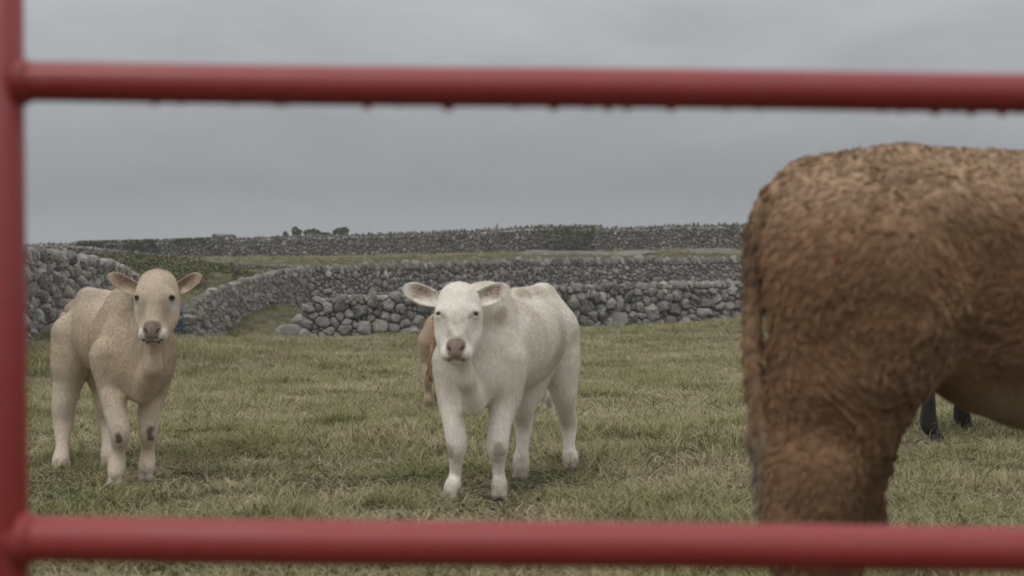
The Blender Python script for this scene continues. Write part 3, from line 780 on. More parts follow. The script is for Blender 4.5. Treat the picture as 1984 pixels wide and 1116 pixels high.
def calf(name, label, J, colf, base, pink, ears, s=1.0, hairs=60000, hl=.012, seed=0):
    f = J['f']; up = np.array([0, 0, 1.]); sd = np.cross(f, up); R = np.stack([f, sd, up])       # sd = its right
    sk = Skin()
    for c, r, k in J['trunk']: sk.ell(c, r, R, k)
    for a in J.get('cones', []): sk.cone(*a)
    for leg in J['legs']: 
        pts, rad, fl = leg[0], leg[1], leg[2] if len(leg) > 2 else None
        sk.chain(pts, rad, .022, None)
    HX, HY, HZ, HO = J['head']
    g = head_into(sk, HO, HX, HY, HZ, J.get('hs', 1.0))
    o0 = J['loc']; root = empty(name, o0, label, 'calf')
    def det(p): return .0018 * fbm(p * np.array([30, 30, 14]), 2, 4) + .0025 * fbm(p * 9, 2, 7)
    V, F = sk.mesh(.0062, det, g(0, .16, -.05))
    C = colf(V, vnormals(V, F), g)
    mesh('body', V, F, M_skin, root, col=C)
    hs = J.get('hs', 1.0)
    for m in (-1, 1):
        ek = Skin().ell(g(m * .0740, .1435, -.0170), (.0110 * hs,) * 3, None, .003); simple('eye', ek, M_eye, root, .003)
    for (rt, A, W, Nn, Lg) in ears: ear(rt, nrm(A), nrm(W), nrm(Nn), Lg, root, M_skin, (np.array(base), np.array(pink)), (2000, hl * 1.3, .0005), hs)
    for leg in J['legs']:
        if leg[3]: hoof((leg[0][-1][0], leg[0][-1][1], leg[3][2]), leg[3][:2], root, leg[3][3] if len(leg[3]) > 3 else 1.0)
    HR = np.stack([HX, HY, HZ])
    def dirf(p, n):
        q = (p - HO) @ HR.T / hs; inh = sstep(.02, -.03, np.maximum(np.maximum(np.abs(q[:, 0]) - .10, np.abs(q[:, 1] - .17) - .19), np.abs(q[:, 2] + .05) - .10))[:, None]
        body = -f * 1.0 - up * .75 + .16 * vn3(p * 5, 8)
        c = q - np.array([0, .15, 0]); away = np.sign(c[:, 1:2]) * HY + HX * c[:, 0:1] * 8
        leg = -up * 1.6 * sstep(.42, .3, p[:, 2])[:, None]
        return (body + leg) * (1 - inh) + (away + .5 * vn3(p * 22, 6)) * inh
    def lenf(p, n):
        q = (p - HO) @ HR.T / hs; nose = (q[:, 1] > .255) & (q[:, 1] < .335) & (np.abs(q[:, 0]) < .041) & (q[:, 2] > -.03) & (np.abs(q[:, 1] - .2) < .16)
        inh = (q[:, 1] > 0) & (q[:, 1] < .36) & (np.abs(q[:, 0]) < .11) & (q[:, 2] > -.13) & (q[:, 2] < .05)
        eye = np.minimum(np.linalg.norm(q - [.075, .14, -.01], axis=1), np.linalg.norm(q - [-.075, .14, -.01], axis=1)) < .021
        L = np.where(inh, hl * (1.0 - .55 * sstep(.1, .25, q[:, 1])), hl * (.9 + .5 * sstep(.3, .6, p[:, 2])) * np.where(p[:, 2] < .36, .38, 1.0))
        L = L * (1 + 1.6 * inh * sstep(.05, .01, q[:, 1]) + 1.0 * sstep(.84, .90, p[:, 2]) * (~inh))
        return np.where((nose | eye), 0, L)
    coat(V, F, hairs, lambda p, n: colf(p, n, g) * 1.04, dirf, lenf, root, pts=4, radius=.0005, clump=0, cl=.0, tonal=0, rnd=.045, seed=seed, stand=.24)
    return root, g, V

def headframe(px, py, d, pitch, yaw, roll=0.0):
    O = P(px, py, d); X = np.array([math.cos(yaw), math.sin(yaw), 0]); fo = np.array([math.sin(yaw), -math.cos(yaw), 0])
    Y = -math.cos(pitch) * np.array([0, 0, 1.]) + math.sin(pitch) * fo
    X2 = nrm(X * math.cos(roll) + Y * math.sin(roll)); Y2 = nrm(Y * math.cos(roll) - X * math.sin(roll)); Z = np.cross(X2, Y2) * -1
    if Z[1] > 0: Z = -Z
    return X2, Y2, Z, O

WHITE = np.array([.87, .815, .72])
def legpts(lst): return [P(*a) for a in lst]

# ---- white calf
HXw = headframe(888, 545, 5.90, math.radians(24), math.radians(-3))
_k = .0
f_w = nrm(np.array([-.42, -.91, 0]))
def white_col(p, n, g):
    C = np.tile(WHITE, (len(p), 1)) * (1 + .05 * fbm(p * 7, 3, 12))[:, None]
    tan = (.50, .40, .29)
    C = blend(C, tan, .55 * sstep(.0, .55, fbm(p * np.array([5, 5, 3.5]), 3, 21)) * sstep(.45, .6, p[:, 2]) * sstep(6.0, 6.25, p[:, 1]))
    C = blend(C, (.46, .36, .26), .7 * blob(p, P(967, 610, 6.25), (.05, .2, .06)))
    for (px, py) in ((871, 872), (964, 870)): C = blend(C, (.33, .24, .17), .6 * blob(p, P(px, py, 6.08), (.030, .09, .036), .9, 30))
    for (px, py, d) in ((872, 945, 6.1), (967, 945, 6.15), (1010, 905, 6.65), (1106, 895, 6.93)): C = blend(C, (.42, .34, .26), .45 * blob(p, P(px, py, d), (.06, .08, .05), .5, 25))
    C = blend(C, (.33, .27, .21), .55 * sstep(.09, .02, p[:, 2] + .02 * fbm(p * 20, 2, 1)))
    q = (p - HXw[3]) @ np.stack(HXw[:3]).T
    inh = (q[:, 2] > -.13) & (q[:, 1] > 0) & (q[:, 1] < .37) & (np.abs(q[:, 0]) < .12) & (p[:, 1] < 6.05)
    C = blend(C, (.40, .335, .275), inh * .62 * sstep(.07, .02, np.abs(q[:, 0])) * sstep(.15, .2, q[:, 1]) * sstep(.28, .25, q[:, 1]) * sstep(-.3, .2, fbm(p * 30, 2, 3)))
    nose = inh * sstep(.004, -.002, ((np.abs(q[:, 0]) / (.041 - .010 * sstep(.29, .33, q[:, 1]))) ** 3.5 + np.abs((q[:, 1] - .295) / .037) ** 3.5) ** (1 / 3.5) * .035 - .035) * (q[:, 2] > -.025)
    C = blend(C, (.33, .245, .205), nose)
    for m in (-1, 1):
        C = blend(C, (.06, .035, .03), inh * sstep(.010, .006, np.hypot(q[:, 0] - m * (.0265 - (q[:, 1] - .297) * .5), (q[:, 1] - .297) * .6)))
        C = blend(C, (.16, .10, .08), inh * sstep(.017, .012, np.linalg.norm((q - [m * .072, .143, -.006]) / [1.1, .62, 1.2], axis=1)))
        C = blend(C, (.38, .28, .23), inh * .5 * sstep(.012, .006, np.abs(q[:, 0] - m * (.064 - .0 ) + m * (q[:, 1] - .15) * .9)) * sstep(.14, .15, q[:, 1]) * sstep(.175, .165, q[:, 1]))
    C = blend(C, (.22, .15, .12), .6 * inh * sstep(.0055, .002, np.abs(q[:, 1] - (.336 - .004 * (q[:, 0] / .045) ** 2))) * (q[:, 2] > -.05) * (np.abs(q[:, 0]) < .036))
    return C
Jw = dict(f=f_w, loc=(-.05, 6.35, 0), head=HXw, hs=1.0,
    trunk=[((-.155, 6.24, .615), (.20, .155, .235), .06), ((-.02, 6.44, .645), (.30, .178, .215), .08), ((.055, 6.62, .66), (.27, .170, .208), .06),
           ((.115, 6.82, .70), (.20, .146, .190), .09), ((.138, 6.90, .725), (.14, .108, .155), .08),
           (P(916, 732, 6.155), (.095, .125, .125), .045), (P(880, 700, 6.17), (.10, .05, .13), .05), (P(985, 735, 6.22), (.10, .055, .15), .05)],
    cones=[(P(940, 600, 6.28), P(893, 596, 6.02), .125, .085, .06), (P(912, 690, 6.25), P(888, 640, 6.0), .115, .066, .05), (P(893, 672, 5.94), P(903, 735, 5.965), .040, .032, .03), (P(903, 735, 5.965), P(917, 784, 6.07), .034, .050, .05),
           (P(1014, 824, 6.72), P(1016, 806, 6.775), .03, .017, .02), (P(1101, 822, 6.985), P(1106, 803, 7.04), .03, .017, .02),
           (P(1000, 571, 6.5), P(1052, 571, 6.85), .03, .035, .05), (P(1052, 565, 6.85), P(1074, 586, 6.98), .03, .028, .04),
           (P(1078, 640, 6.85), P(1092, 712, 6.90), .11, .082, .05), (P(1078, 592, 7.0), P(1090, 690, 7.06), .022, .015, .02)],
    legs=[(legpts([(877, 700, 6.15), (875, 765, 6.14), (880, 815, 6.10), (885, 862, 6.08), (884, 890, 6.10), (881, 925, 6.12), (877, 940, 6.10), (873, 955, 6.08)]), [.09, .064, .047, .040, .027, .0225, .031, .029], None, (-.3, -.95, .0)),
          (legpts([(978, 700, 6.24), (978, 765, 6.22), (969, 818, 6.17), (964, 866, 6.14), (965, 890, 6.16), (967, 925, 6.18), (968, 940, 6.16), (968, 955, 6.14)]), [.10, .070, .049, .044, .028, .023, .032, .029], None, (-.05, -1, .0)),
          (legpts([(1030, 700, 6.72), (1022, 755, 6.68), (1014, 785, 6.66), (1014, 822, 6.72), (1013, 860, 6.70), (1010, 892, 6.68), (1010, 915, 6.66)]), [.12, .07, .052, .040, .027, .033, .030], None, (-.35, -.9, .0)),
          (legpts([(1080, 690, 6.86), (1092, 755, 6.86), (1096, 788, 6.90), (1101, 820, 6.99), (1103, 860, 6.97), (1105, 885, 6.95), (1106, 900, 6.92)]), [.105, .064, .046, .042, .025, .034, .030], None, (-.35, -.9, .0))])
wX, wY, wZ, wO = HXw; gw = lambda x, y, z: wO + x * wX + y * wY + z * wZ
ears_w = [(P(850, 580, 5.95), P(779, 563, 5.91) - P(850, 580, 5.95), np.array([-.25, .1, 1.]), np.array([-.05, -1, -.10]), .156),
          (P(920, 580, 5.95), P(989, 564, 5.92) - P(920, 580, 5.95), np.array([.25, .1, 1.]), np.array([-.12, -1, -.10]), .152)]
white, gW, _ = calf('calf', 'white calf with pink nose standing face on in the middle of the field', Jw, white_col, WHITE, (.27, .125, .10), ears_w, hairs=150000, hl=.0075, seed=1)
tl = Skin().chain([P(1078, 612, 6.98), P(1076, 680, 7.1), P(1068, 740, 7.1), P(1062, 770, 7.08)], [.022, .016, .014, .02], .01)
V, F = tl.mesh(.006); t_ = mesh('tail', V, F, M_skin, white, col=np.tile(WHITE, (len(V), 1)))
coat(V, F, 5000, lambda p, n: np.tile(WHITE, (len(p), 1)), lambda p, n: np.tile(np.array([.1, 0, -1.]), (len(p), 1)), lambda p, n: np.where(p[:, 2] < .6, .05, .012), t_, 'tail_hair', 4, .001, seed=4, stand=.3, clump=20)

# ---- beige calf
HXb = headframe(303, 520, 6.36, math.radians(24), math.radians(4))
f_b = nrm(np.array([.50, -.86, 0]))
BEIGE = np.array([.63, .505, .385])
def beige_col(p, n, g):
    C = np.tile(BEIGE, (len(p), 1)) * (1 + .07 * fbm(p * 6, 3, 2))[:, None]
    C = blend(C, (.45, .31, .20), .6 * sstep(-.1, .5, fbm(p * np.array([6, 6, 3]), 3, 31)) * sstep(.35, .5, p[:, 2]))
    C = blend(C, (.68, .58, .46), .6 * sstep(.78, .88, p[:, 2]) * sstep(6.4, 6.6, p[:, 1]))
    C = blend(C, (.64, .55, .44), .5 * sstep(.45, .25, p[:, 2]))
    C = blend(C, (.62, .53, .42), .5 * sstep(6.8, 7.05, p[:, 1]))
    for (px, py, d) in ((230, 849, 6.42), (291, 838, 6.58)): C = blend(C, (.075, .05, .036), .8 * blob(p, P(px, py, d), (.020, .08, .034), .9, 40))
    C = blend(C, (.33, .26, .20), .5 * sstep(.09, .02, p[:, 2] + .02 * fbm(p * 20, 2, 1)))
    q = (p - HXb[3]) @ np.stack(HXb[:3]).T
    inh = (q[:, 2] > -.13) & (q[:, 1] > -.01) & (q[:, 1] < .37) & (np.abs(q[:, 0]) < .12) & (p[:, 1] < 6.55)
    face = np.array([.61, .495, .375]); C = np.where(inh[:, None], face * (1 + .06 * fbm(p * 14, 2, 3))[:, None], C)
    pale = inh * np.maximum(sstep(.275, .29, q[:, 1]) * sstep(.345, .33, q[:, 1]) * sstep(.012, .0, np.abs(q[:, 0]) - .055), .8 * sstep(.03, .015, np.minimum(np.hypot(q[:, 0] - .076, q[:, 1] - .165), np.hypot(q[:, 0] + .076, q[:, 1] - .165))))
    C = blend(C, (.74, .69, .61), pale)
    C = blend(C, (.33, .24, .17), inh * .4 * sstep(.03, .01, np.abs(np.abs(q[:, 0]) - .05)) * sstep(.14, .17, q[:, 1]) * sstep(.26, .22, q[:, 1]))
    nose = inh * sstep(.004, -.002, ((np.abs(q[:, 0]) / (.041 - .010 * sstep(.29, .33, q[:, 1]))) ** 3.5 + np.abs((q[:, 1] - .295) / .037) ** 3.5) ** (1 / 3.5) * .035 - .035) * (q[:, 2] > -.025)
    C = blend(C, (.29, .215, .18), nose)
    for m in (-1, 1):
        C = blend(C, (.05, .03, .025), inh * sstep(.010, .006, np.hypot(q[:, 0] - m * (.0265 - (q[:, 1] - .297) * .5), (q[:, 1] - .297) * .6)))
        C = blend(C, (.07, .04, .03), inh * sstep(.022, .016, np.linalg.norm((q - [m * .072, .142, -.006]) / [1, .8, 1], axis=1)))
    C = blend(C, (.12, .08, .065), .9 * inh * sstep(.0055, .002, np.abs(q[:, 1] - (.336 - .004 * (q[:, 0] / .045) ** 2))) * (q[:, 2] > -.062) * (np.abs(q[:, 0]) < .045))
    return C
s_b = np.array([-f_b[1], f_b[0], 0])
Jb = dict(f=f_b, loc=(-1.95, 6.85, gz(-1.95, 6.85)), head=HXb, hs=.985,
    trunk=[((-1.728, 6.62, .605), (.20, .132, .225), .05), ((-1.84, 6.78, .64), (.30, .178, .20), .08), ((-1.965, 6.98, .655), (.27, .168, .20), .06),
           ((-2.065, 7.14, .68), (.20, .142, .18), .09), ((-2.105, 7.2, .69), (.14, .105, .155), .09),
           (P(262, 716, 6.555), (.095, .12, .125), .045), (P(222, 690, 6.56), (.10, .055, .15), .05), (P(302, 700, 6.62), (.09, .045, .14), .04)],
    cones=[(P(255, 600, 6.70), P(298, 580, 6.48), .12, .085, .06), (P(275, 670, 6.66), P(302, 620, 6.46), .112, .066, .05), (P(302, 640, 6.41), P(296, 712, 6.42), .040, .032, .03), (P(296, 712, 6.42), P(275, 762, 6.51), .034, .050, .05),
           (P(123, 822, 7.10), P(117, 803, 7.155), .034, .018, .02), (P(240, 583, 6.8), P(170, 574, 7.15), .03, .035, .05), (P(170, 574, 7.15), P(136, 600, 7.26), .03, .03, .04),
           (P(142, 650, 7.15), P(134, 712, 7.12), .11, .082, .05), (P(124, 612, 7.30), P(114, 700, 7.34), .022, .015, .02)],
    legs=[(legpts([(216, 690, 6.55), (216, 750, 6.53), (222, 792, 6.48), (232, 836, 6.45), (230, 872, 6.48), (226, 900, 6.48), (224, 922, 6.45)]), [.10, .060, .050, .042, .027, .035, .030], None, (.05, -1, -.0)),
          (legpts([(304, 690, 6.64), (298, 760, 6.64), (288, 800, 6.61), (287, 838, 6.60), (286, 868, 6.63), (285, 895, 6.63), (284, 912, 6.60)]), [.09, .058, .048, .040, .026, .034, .030], None, (-.05, -1, .0)),
          (legpts([(142, 690, 7.14), (131, 745, 7.12), (124, 784, 7.10), (123, 822, 7.10), (121, 862, 7.04), (118, 892, 6.97), (117, 907, 6.93)]), [.105, .068, .054, .047, .029, .038, .032], None, (.3, -.9, -.008)),
          (legpts([(190, 690, 7.25), (198, 745, 7.22), (203, 782, 7.20), (206, 818, 7.22), (208, 856, 7.16), (208, 884, 7.10), (208, 899, 7.06)]), [.11, .06, .044, .036, .025, .032, .028], None, (.3, -.9, -.008))])
ears_b = [(P(270, 562, 6.41), P(212, 540, 6.38) - P(270, 562, 6.41), np.array([-.35, .1, 1.]), np.array([.0, -1, -.10]), .146),
          (P(336, 562, 6.41), P(390, 540, 6.40) - P(336, 562, 6.41), np.array([.35, .1, 1.]), np.array([.1, -1, -.10]), .138)]
beige, gB, _ = calf('calf', 'beige calf with dark knee patches and white muzzle, standing by the red upright', Jb, beige_col, np.array([.60, .49, .37]), (.27, .14, .105), ears_b, hairs=150000, hl=.008, seed=2)
tl = Skin().chain([P(146, 640, 7.20), P(122, 700, 7.33), P(116, 740, 7.42), P(112, 780, 7.4)], [.02, .014, .012, .016], .01)
V, F = tl.mesh(.006); mesh('tail', V, F, M_skin, beige, col=np.tile(BEIGE * .9, (len(V), 1)))

# ---- ginger calf seen from behind
zg = gz(-.6, 10.7); gx = -.548
def ginger_col(p, n, g):
    C = np.tile(np.array([.44, .33, .23]), (len(p), 1)); C = blend(C, (.40, .23, .11), sstep(.62, .7, p[:, 2]) ); C = blend(C, (.42, .25, .13), .8 * sstep(.6, .75, p[:, 1] - 10.3))
    return C * (1 + .12 * fbm(p * 9, 3, 3))[:, None]
f_g = nrm(np.array([.08, 1, 0])); hx = headframe(0, 0, 1, 0, 0)
HG = (np.array([-1., 0, 0]), nrm(np.array([0, .55, -.84])), nrm(np.array([0, .84, .55])), np.array([gx + .1, 11.55, .66]))
def Q(x, y, z): return np.array([gx + x, 10.6 + y, zg + z])
Jg = dict(f=f_g, loc=(gx, 10.9, zg), head=HG, hs=.9,
    trunk=[(Q(0, .12, .58), (.16, .125, .165), .06), (Q(.02, .35, .56), (.28, .15, .18), .07), (Q(.05, .65, .55), (.22, .14, .19), .07)],
    cones=[(Q(.07, .8, .62), Q(.1, .98, .72), .10, .075, .05), (Q(-.065, .08, .52), Q(-.078, .10, .42), .095, .07, .04), (Q(.065, .08, .52), Q(.08, .10, .42), .095, .07, .04)],
    legs=[([Q(-.07, .1, .48), Q(-.08, .1, .36), Q(-.082, .03, .27), Q(-.08, .06, .15), Q(-.08, .06, .09), Q(-.08, .09, .05)], [.09, .058, .036, .024, .030, .027], None, (0, 1, zg)),
          ([Q(.075, .2, .48), Q(.08, .2, .36), Q(.085, .14, .27), Q(.08, .18, .15), Q(.08, .18, .09), Q(.08, .2, .05)], [.09, .058, .036, .024, .030, .027], None, (0, 1, zg)),
          ([Q(-.04, .68, .48), Q(-.05, .7, .28), Q(-.05, .7, .15), Q(-.05, .7, .09), Q(-.05, .73, .05)], [.08, .036, .024, .030, .027], None, (0, 1, zg)),
          ([Q(.13, .68, .48), Q(.14, .75, .28), Q(.14, .75, .15), Q(.14, .75, .09), Q(.14, .78, .05)], [.08, .036, .024, .030, .027], None, (0, 1, zg))])
ears_g = [(HG[3] + np.array([.06, .0, -.06]), np.array([1, .1, .2]), np.array([0, .1, 1.]), np.array([0, 1, 0.]), .12), (HG[3] + np.array([-.06, .0, -.06]), np.array([-1, .1, .2]), np.array([0, .1, 1.]), np.array([0, 1, 0.]), .12)]
ging, _, _ = calf('calf', 'ginger calf seen from behind, mostly hidden by the white calf', Jg, ginger_col, np.array([.42, .30, .2]), (.3, .17, .13), ears_g, hairs=22000, hl=.015, seed=3)
tl = Skin().chain([Q(-.02, -.03, .70), Q(-.03, -.085, .6), Q(-.045, -.10, .45), Q(-.05, -.09, .30)], [.022, .018, .018, .022], .01)
V, F = tl.mesh(.006); t_ = mesh('tail', V, F, M_skin, ging, col=np.tile(np.array([.38, .25, .14]), (len(V), 1)))
coat(V, F, 3000, lambda p, n: np.tile(np.array([.42, .27, .155]), (len(p), 1)), lambda p, n: np.tile(np.array([0, 0, -1.]), (len(p), 1)), lambda p, n: np.where(p[:, 2] < zg + .5, .06, .02), t_, 'tail_hair', 4, .0016, seed=4, stand=.3, clump=20)

# ---- shaggy brown cow, close, rump to the left
def cowz(z): return z
CY = 3.22
def K(px, py, d): return P(px, py, d)
f_c = np.array([1., 0, 0]); Rc = np.stack([f_c, [0, -1, 0], [0, 0, 1.]])
def cow_col(p, n, g=None):
    z = p[:, 2]; x = p[:, 0]
    C = np.tile(np.array([.35, .208, .116]), (len(p), 1))
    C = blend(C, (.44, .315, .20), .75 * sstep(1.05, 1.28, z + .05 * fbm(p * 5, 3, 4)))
    C = blend(C, (.30, .19, .11), .5 * sstep(.15, .6, fbm(p * np.array([6, 6, 6]), 3, 6)))
    C = blend(C, (.21, .112, .060), .6 * blob(p, (1.12, 2.95, .95), (.17, .5, .25), .5, 7))
    C = blend(C, (.25, .142, .078), .5 * blob(p, (.72, 2.95, .80), (.20, .5, .17), .5, 7))
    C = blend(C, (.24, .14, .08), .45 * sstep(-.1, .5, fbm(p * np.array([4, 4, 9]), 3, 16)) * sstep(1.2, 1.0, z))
    under = sstep(.3, -.5, n[:, 2]) * sstep(.95, 1.05, x) * sstep(.80, .74, z) * sstep(.35, .10, np.abs(p[:, 1] - CY))
    C = blend(C, (.40, .32, .20), .8 * under)
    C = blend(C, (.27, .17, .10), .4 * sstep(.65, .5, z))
    C = blend(C, (.30, .035, .03), .35 * blob(p, K(1605, 505, 2.97), (.013, .05, .010), .2, 10))
    return C * (1 + .10 * fbm(p * 18, 3, 3))[:, None]
sk = Skin()
def E(c, r, k=.08): sk.ell(c, r, Rc, k)
E((.81, CY, 1.035), (.262, .215, .242), .08)
E((.705, CY, 1.09), (.165, .165, .170), .06); E((1.40, CY, .955), (.58, .29, .330), .09); E((1.75, CY, .92), (.38, .25, .33), .1)
sk.cone((.66, CY, 1.192), (.86, CY, 1.212), .085, .085, .05); sk.cone((.86, CY, 1.212), (1.9, CY, 1.19), .085, .09, .06)
sk.cone((.92, CY - .17, 1.16), (.99, CY - .15, 1.12), .06, .06, .08); sk.cone((.92, CY + .17, 1.16), (.99, CY + .15, 1.12), .06, .06, .08)
sk.cone((.60, CY - .08, 1.16), (.585, CY - .09, 1.10), .055, .055, .05); sk.cone((.60, CY + .08, 1.16), (.585, CY + .09, 1.10), .055, .055, .05)
for m, dx in ((-1, 0), (1, .14)):
    yy = CY + m * .135
    sk.cone((.74 + dx * .4, yy, 1.0), (.70 + dx * .7, yy, .79), .215, .155, .07, ((0, 1, 0), .66))
    sk.cone((.70 + dx * .7, yy, .79), (.635 + dx, yy, .60), .155, .100, .05, ((0, 1, 0), .66))
    sk.cone((.84 + dx * .5, yy, .90), (.86 + dx * .3, yy, .84), .09, .06, .06)
    sk.chain([(.635 + dx, yy, .60), (.622 + dx, yy, .50), (.62 + dx * (1.2 if dx else 1), yy, .43)], [.100, .083, .068], .04)
    sk.chain([(.60 + dx, yy, .43), (.625 + dx, yy, .25), (.63 + dx, yy, .12), (.66 + dx, yy, .07)], [.060, .042, .050, .045], .03)
    ax = 1.80 + dx * .5
    sk.chain([(ax, yy, .85), (ax, yy, .62), (ax + .02, yy, .40), (ax, yy, .22), (ax, yy, .12), (ax + .03, yy, .07)], [.17, .10, .062, .042, .052, .046], .05)
sk.chain([(1.88, CY, 1.0), (2.15, CY - .02, .98), (2.38, CY - .04, .92)], [.24, .16, .13], .08)
HC = (np.array([0, 1., 0]), nrm(np.array([.62, 0, -.78])), nrm(np.array([.78, 0, .62])), np.array([2.42, CY - .04, 1.10]))
gc = head_into(sk, HC[3], HC[0], HC[1], HC[2], 1.45)
gv = [(.60, CY - .06, 1.225), (.562, CY - .085, 1.18), (.545, CY - .10, 1.12), (.538, CY - .105, 1.04), (.540, CY - .11, .94), (.548, CY - .11, .86)]
for a_, b_ in zip(gv[:-1], gv[1:]): sk.cone(a_, b_, .012, .012, .012, sub=True)
cow = empty('cow', (1.2, CY, gz(1.2, CY)), 'shaggy brown cow close behind the gate, rump and hind legs in view', 'cow')
V, F = sk.mesh(.0105, lambda p: .005 * fbm(p * 16, 3, 9) + .006 * fbm(p * 6, 2, 19))
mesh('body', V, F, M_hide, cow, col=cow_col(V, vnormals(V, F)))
def cow_dir(p, n): return np.stack([-.35 + 0 * p[:, 0], 0 * p[:, 0], -1 + .3 * sstep(1.1, 1.25, p[:, 2])], -1) + .5 * vn3(p * 5, 3)
def cow_len(p, n): return (1 - .42 * sstep(1.02, 1.18, p[:, 2])) * (1 - .75 * sstep(-.25, -.6, n[:, 2]) * (p[:, 0] > .9)) * (.019 + .012 * sstep(.0, .5, fbm(p * 5, 2, 40) + .35 * sstep(1.1, .8, p[:, 2]))) * np.where(p[:, 2] < .4, .6, 1)
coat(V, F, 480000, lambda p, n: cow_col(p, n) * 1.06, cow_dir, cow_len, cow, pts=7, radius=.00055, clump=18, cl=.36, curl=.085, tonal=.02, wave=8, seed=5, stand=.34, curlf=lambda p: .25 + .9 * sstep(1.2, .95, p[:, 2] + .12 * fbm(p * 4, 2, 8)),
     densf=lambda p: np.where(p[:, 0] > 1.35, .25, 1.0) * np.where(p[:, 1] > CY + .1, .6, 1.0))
tl = Skin().chain([(.64, CY - .02, 1.225), (.562, CY - .05, 1.175), (.520, CY - .08, 1.08), (.508, CY - .10, .9), (.515, CY - .12, .72), (.545, CY - .12, .58), (.55, CY - .12, .46)], [.034, .030, .024, .020, .018, .022, .016], .02)
V, F = tl.mesh(.007)
def tcol(p, n): return blend(blend(np.tile(np.array([.36, .23, .135]), (len(p), 1)), (.14, .085, .05), sstep(.9, 1.0, p[:, 2]) * sstep(1.2, 1.1, p[:, 2]) * .6), (.42, .35, .28), .7 * sstep(.74, .62, p[:, 2]))
t_ = mesh('tail', V, F, M_hide, cow, col=tcol(V, V))
coat(V, F, 16000, tcol, lambda p, n: np.tile(np.array([-.05, 0, -1.]), (len(p), 1)), lambda p, n: np.where(p[:, 2] < .72, .055, .024), t_, 'tail_hair', 6, .0007, seed=6, stand=.35, clump=30, curl=.06)
for m, dx in ((-1, 0), (1, .17)):
    hoof((.685 + dx, CY + m * .11, 0), (1, 0), cow, 1.8, M_hoofd); hoof((1.83 + dx * .5, CY + m * .11, 0), (1, 0), cow, 1.8, M_hoofd)
for m in (-1, 1):
    simple('eye', Skin().ell(gc(m * .0745, .1405, -.013), (.02,) * 3, None, .003), M_eye, cow, .005)
    ear(gc(m * .08, .05, -.07), nrm(HC[0] * m + np.array([0, 0, .1])), nrm(np.array([-.3, 0, 1.])), nrm(np.array([1, 0, 0.])), .19, cow, M_hide, (np.array([.25, .15, .08]), np.array([.25, .15, .12])), (1500, .02, .001), 1.5)

cow.location.x += .02
# ---- black cow beyond it
bd = 8.0; bx = float(P(1801, 800, bd)[0]); gb = gz(bx, bd)
f_k = nrm(np.array([1, .10, 0])); Rk = np.stack([f_k, [f_k[1], -f_k[0], 0], [0, 0, 1.]])
sk = Skin(); B = lambda x, y, z: np.array([bx + x * f_k[0] - y * f_k[1], bd + .02 + y * f_k[0] + x * f_k[1], gb + z])
sk.ell(B(.10, .17, .93), (.26, .20, .24), Rk, .08); sk.ell(B(.6, .17, .88), (.55, .25, .29), Rk, .1); sk.ell(B(1.05, .17, .85), (.30, .22, .30), Rk, .1)
for (x, y, r) in ((0, 0, 1), (.34, .34, 1), (1.08, .03, 0), (1.25, .31, 0)):
    if r: sk.chain([B(x + .08, y, .9), B(x + .12, y, .66), B(x - .02, y, .44), B(x, y, .26), B(x, y, .12), B(x + .015, y, .07)], [.19, .12, .056, .034, .044, .040], .04)
    else: sk.chain([B(x, y, .8), B(x, y, .58), B(x + .02, y, .38), B(x, y, .2), B(x, y, .12), B(x + .015, y, .07)], [.15, .09, .052, .034, .042, .040], .04)
sk.chain([B(1.2, .17, .92), B(1.5, .15, .86), B(1.7, .12, .74)], [.2, .14, .11], .07)
HK = (np.array([0, 1., 0]), nrm(np.array([.5, -.05, -.86])), nrm(np.array([.86, 0, .5])), B(1.72, .12, .92))
gk = head_into(sk, HK[3], HK[0], HK[1], HK[2], 1.35)
blackc = empty('cow', (bx + .5, bd, gb), 'black cow mostly hidden behind the brown cow, only its lower legs showing', 'cow')
V, F = sk.mesh(.012, lambda p: .003 * fbm(p * 14, 2, 9)); mesh('body', V, F, M_skin, blackc, col=np.tile(np.array([.022, .019, .017]), (len(V), 1)) * (1 + .3 * fbm(V * 20, 2, 1))[:, None])
for (x, y) in ((0, 0), (.34, .34), (1.08, .03), (1.25, .31)): hoof(B(x + .03, y, 0), f_k[:2], blackc, 1.3, M_hoofd)
V, F = Skin().chain([B(-.10, .17, 1.1), B(-.17, .17, .9), B(-.18, .17, .6), B(-.17, .17, .45)], [.03, .02, .02, .03], .02).mesh(.008)
mesh('tail', V, F, M_skin, blackc, col=np.tile(np.array([.024, .022, .023]), (len(V), 1)))
for m in (-1, 1):
    simple('eye', Skin().ell(gk(m * .0745, .1405, -.013), (.018,) * 3, None, .003), M_eye, blackc, .005)
    ear(gk(m * .08, .05, -.07), nrm(HK[0] * m + np.array([0, 0, .1])), nrm(np.array([-.3, 0, 1.])), nrm(np.array([1, 0, 0.])), .18, blackc, M_skin, (np.array([.022, .019, .017]), np.array([.05, .035, .03])), (500, .02, .001), 1.4)


